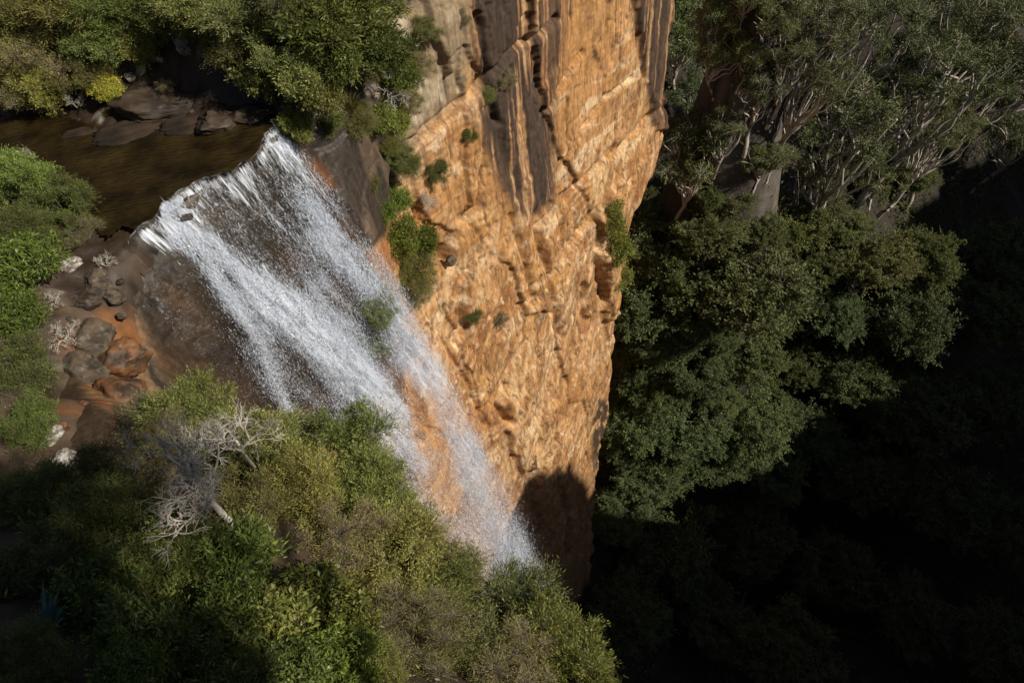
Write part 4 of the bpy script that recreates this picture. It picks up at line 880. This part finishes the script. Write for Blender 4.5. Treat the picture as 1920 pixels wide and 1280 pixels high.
# ------------------------------------------------------------------ boulders
def boulder_mesh(name, seed, c1, c2, lich=.0, sq=(1, 1, .7)):
    r = np.random.default_rng(seed); th = np.linspace(0, np.pi, 40); ph = np.linspace(0, 2 * np.pi, 72)
    T, Ph = np.meshgrid(th, ph, indexing='ij'); d = np.stack([np.sin(T) * np.cos(Ph), np.sin(T) * np.sin(Ph), np.cos(T)], -1)
    rad = np.ones(T.shape)
    for _ in range(13):
        nn = r.normal(size=3); nn /= np.linalg.norm(nn); c = d @ nn; lim = r.uniform(.62, .9)
        rad = np.minimum(rad, np.where(c > .05, lim / np.maximum(c, .05), 9))
    p = d * rad[..., None]; q = p * 2 + seed * 3
    n = fbm(q[..., 0], q[..., 1], q[..., 2], 5); p = p * (1 + .20 * n - .10 * sstep(.08, 0, np.abs(fbm(q[..., 0] * .8, q[..., 1] * .8, q[..., 2] * .8 + 4, 3))))[..., None] * np.array(sq)
    m = sstep(-.3, .4, n)[..., None]; C = rgba(c1) * (1 - m) + rgba(c2) * m
    l = (sstep(.12, .25, fbm(q[..., 0] * 2.5, q[..., 1] * 2.5, q[..., 2] * 2.5, 3)) * lich)[..., None]; C = C * (1 - l) + rgba((.5, .48, .43)) * l
    C[..., 3] = .35 if lich < .06 else .8
    return mesh_np(name, p.reshape(-1, 3), grid_faces(*T.shape), M_SHELF, C.reshape(-1, 4))
BM = [boulder_mesh('boulder', 1, (.03, .02, .014), (.07, .048, .03), .05, (1, .8, .5)), boulder_mesh('boulder', 2, (.045, .032, .021), (.11, .08, .05), .12), boulder_mesh('boulder', 3, (.06, .035, .02), (.20, .085, .03), .05, (1, .9, .75)),
      boulder_mesh('boulder', 4, (.16, .13, .10), (.3, .26, .21), .95, (1, .8, .6)), boulder_mesh('boulder', 5, (.025, .018, .013), (.06, .04, .026), .0, (1.2, .6, .32))]
def boulder(px, py, rp, b, rz, label, group, sink=.35, wall=False, sc=(1, 1, 1)):
    if wall: p, t = hit_wall(px, py); g = p[2]
    else: p, t, g = hit(ground_near, px, py, rp, .2)
    o = obj('boulder', BM[b], label=label, category='boulder'); R = rp * t; o.location = (p[0], p[1], g + R * (.3 - sink)); o.rotation_euler = (rz * .2, .1, rz); o.scale = (R * sc[0], R * sc[1], R * sc[2])
    if group: o['group'] = group
G = 'rocks along the creek'
for a in [(300,165,85,0,.3,'big dark brown rock hump in the creek behind the lip'), (415,205,60,0,1.1,'smooth brown rock behind the right end of the lip'), (260,232,80,4,.25,'long dark slab lying along the far side of the creek'),
          (375,215,70,4,.3,'low dark slab in the creek below the tiny brown bush'), (480,205,52,0,.6,'brown rock shelf under the pale green bush by the lip'), (170,245,52,4,.1,'flat brown slab at the foot of the dry straw tuft'),
          (340,72,24,3,.5,'topmost pale lichen boulder above the rock hump'), (350,95,20,3,1.5,'pale lichen boulder in front of the topmost one'), (300,108,16,3,2.5,'small white lichen stone left of the lichen boulders'), (245,145,14,3,.8,'small white stone right of the yellow sapling'), (272,112,18,2,.8,'reddish stone among the shrubs above the sapling'), (228,62,16,3,.8,'pale stone half hidden in the bank shrubs')]:
    boulder(*a, G, .35 if a[3] == 3 else .42, False, (1, 1, 1) if a[3] == 3 else (1.35, 1.1, .7))
G = 'rocks left of the waterfall'
rr_ = np.random.default_rng(17)
for i in range(14):
    x, y = rr_.uniform(105, 250), rr_.uniform(480, 800)
    boulder(x, y, rr_.uniform(6, 15), (0, 1, 0, 2)[i % 4], rr_.uniform(0, 6), 'small loose stone scattered on the slope left of the waterfall', 'small stones left of the waterfall')
for a in [(130,498,24,3,.4,'white lichen boulder left of the lip'), (185,528,30,1,1.2,'tan block left of the lip below the lichen boulder'), (208,552,26,1,2.2,'grey flat faced block next to the tan block'), (150,560,34,0,.2,'dark block under the lichen boulder'),
          (175,635,46,1,.9,'tan rock above the rusty one'), (225,665,50,2,.4,'rust orange rock beside the wet face'), (150,690,48,1,1.7,'brown rock left of the rust orange one'), (215,735,56,2,2.4,'lowest rust streaked rock above the thicket'), (90,820,30,3,.5,'white speckled boulder in the shade of the left slope'), (120,860,28,3,1.5,'lower white speckled boulder on the left slope'), (72,715,26,3,2.2,'grey lichen rock left of the rusty rocks'), (265,415,30,0,.2,'wet brown rock at the left end of the lip')]:
    boulder(*a, G)
for x, y, rr, lb in [(110,625,40,'dark bare brush fallen over the rocks left of the rusty one'), (195,490,30,'bare twigs lying between the lip and the tan block'), (95,560,30,'bare twigs under the bright feathery shrub')]:
    shrub(x, y, rr, 'dead1', lb, None, name='dead_shrub', cat='dead shrub')
boulder(346,414,17,4,.5,'dark wet rock splitting the water just below the lip',None,.0,True,(1,1,1.4))
boulder(846,492,13,1,.5,'loose grey stone sitting in a small hollow of the cliff',None,.0,True)
boulder(992,868,20,2,.9,'pale fallen block at the foot of the lit cliff',None,.1,True)

# more scrub over the dark slab and down the gully right of the lip
G = 'scrub on the dark slab right of the lip'
for a in [(615,232,26,'leafy1','low green bush on the upper edge of the dark slab',(1,1.1,.7)), (665,225,30,'heath0','olive bush on the top of the dark slab',(1,1.1,.7)), (710,215,28,'leafy0','green bush on the right shoulder of the dark slab',(.9,1.05,.6)),
          (728,275,20,'heath1','small bush on the right edge of the dark slab',(.9,1,.6)), (715,400,24,'leafy1','bush at the lower tip of the dark slab',(.9,1.1,.6)), (790,120,26,'twiggy0','thin grey scrub on the weathered cliff top',GY), (770,190,24,'twiggy1','thin grey scrub on the cliff above the gully',GY), (800,60,24,'heath2','olive scrub at the top of the grey cliff',OL), (860,30,18,'twiggy0','sparse grey tuft at the top edge of the streaked cliff',GY)]:
    wallshrub(*a[:5], G, a[5])
G = 'slim gums before the bare slope'
for a in [(1355,250,40,'tall0','slim gum in front of the bare grey slope, left one',(.9,1,.8)), (1420,190,48,'tall1','slim dark gum in front of the bare grey slope, middle one',(.7,.8,.7)), (1470,120,46,'tall0','slim gum at the upper right of the bare grey slope',(1,1.05,.8)), (1390,120,40,'gum1','bushy gum at the top of the bare grey slope',(1.1,1.15,.7)), (1450,300,36,'gum3','small gum at the right foot of the bare grey slope',(1,1.1,.8)), (1330,300,34,'rain0','dark bush tree at the left foot of the bare grey slope',(.9,1.1,.8))]:
    tree(*a[:5], G, a[5])

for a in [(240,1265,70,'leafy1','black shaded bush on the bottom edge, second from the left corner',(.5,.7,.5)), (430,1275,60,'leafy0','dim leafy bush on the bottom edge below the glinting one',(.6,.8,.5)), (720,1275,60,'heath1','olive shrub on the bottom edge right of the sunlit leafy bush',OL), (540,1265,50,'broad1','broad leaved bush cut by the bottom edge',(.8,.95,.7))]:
    shrub(*a[:5], 'shrubs on the near slope under the lookout', a[5])

G = 'rainforest canopy at the cliff foot'
for a in [(1270,520,42,'rain3','small bright crown in front of the cliff corner tree',(1.2,1.3,.8)), (1345,530,46,'rain1','small crown on the left shoulder of the largest dome',(1,1.1,.8)), (1450,610,48,'rain3','small crown on the right flank of the largest dome',(1.1,1.2,.8)), (1350,640,44,'rain0','small crown directly under the largest dome',(.9,1.1,.8)),
          (1170,580,34,'rain0','small crown in the notch below the creeper curtain',(1,1.2,.8)), (1245,740,46,'rain3','small crown between cliff foot and blue green tree',(1,1.2,.9)), (1345,760,44,'rain0','small bright crown in the middle of the lower canopy',(1.1,1.25,.9)), (1450,770,46,'rain1','small crown right of the bushy lower tree',(1,1.1,.8)),
          (1160,840,38,'rain2','small crown touching the dark mottled cliff foot',(.9,1.2,.8)), (1265,850,44,'rain0','small crown above the lower canopy edge',(.9,1.15,.9)), (1400,860,46,'rain2','small dim crown on the lower canopy edge',(.9,1.1,.9)), (1540,500,44,'rain3','small olive crown behind the lone blue green tree',(1.2,1.2,.8)),
          (1590,440,40,'rain1','small olive crown on the shadow edge under the gums',(1.2,1.2,.8)), (1690,520,42,'rain2','small crown between the two rightmost lit trees',(1.1,1.1,.8))]:
    tree(*a[:5], G, a[5])
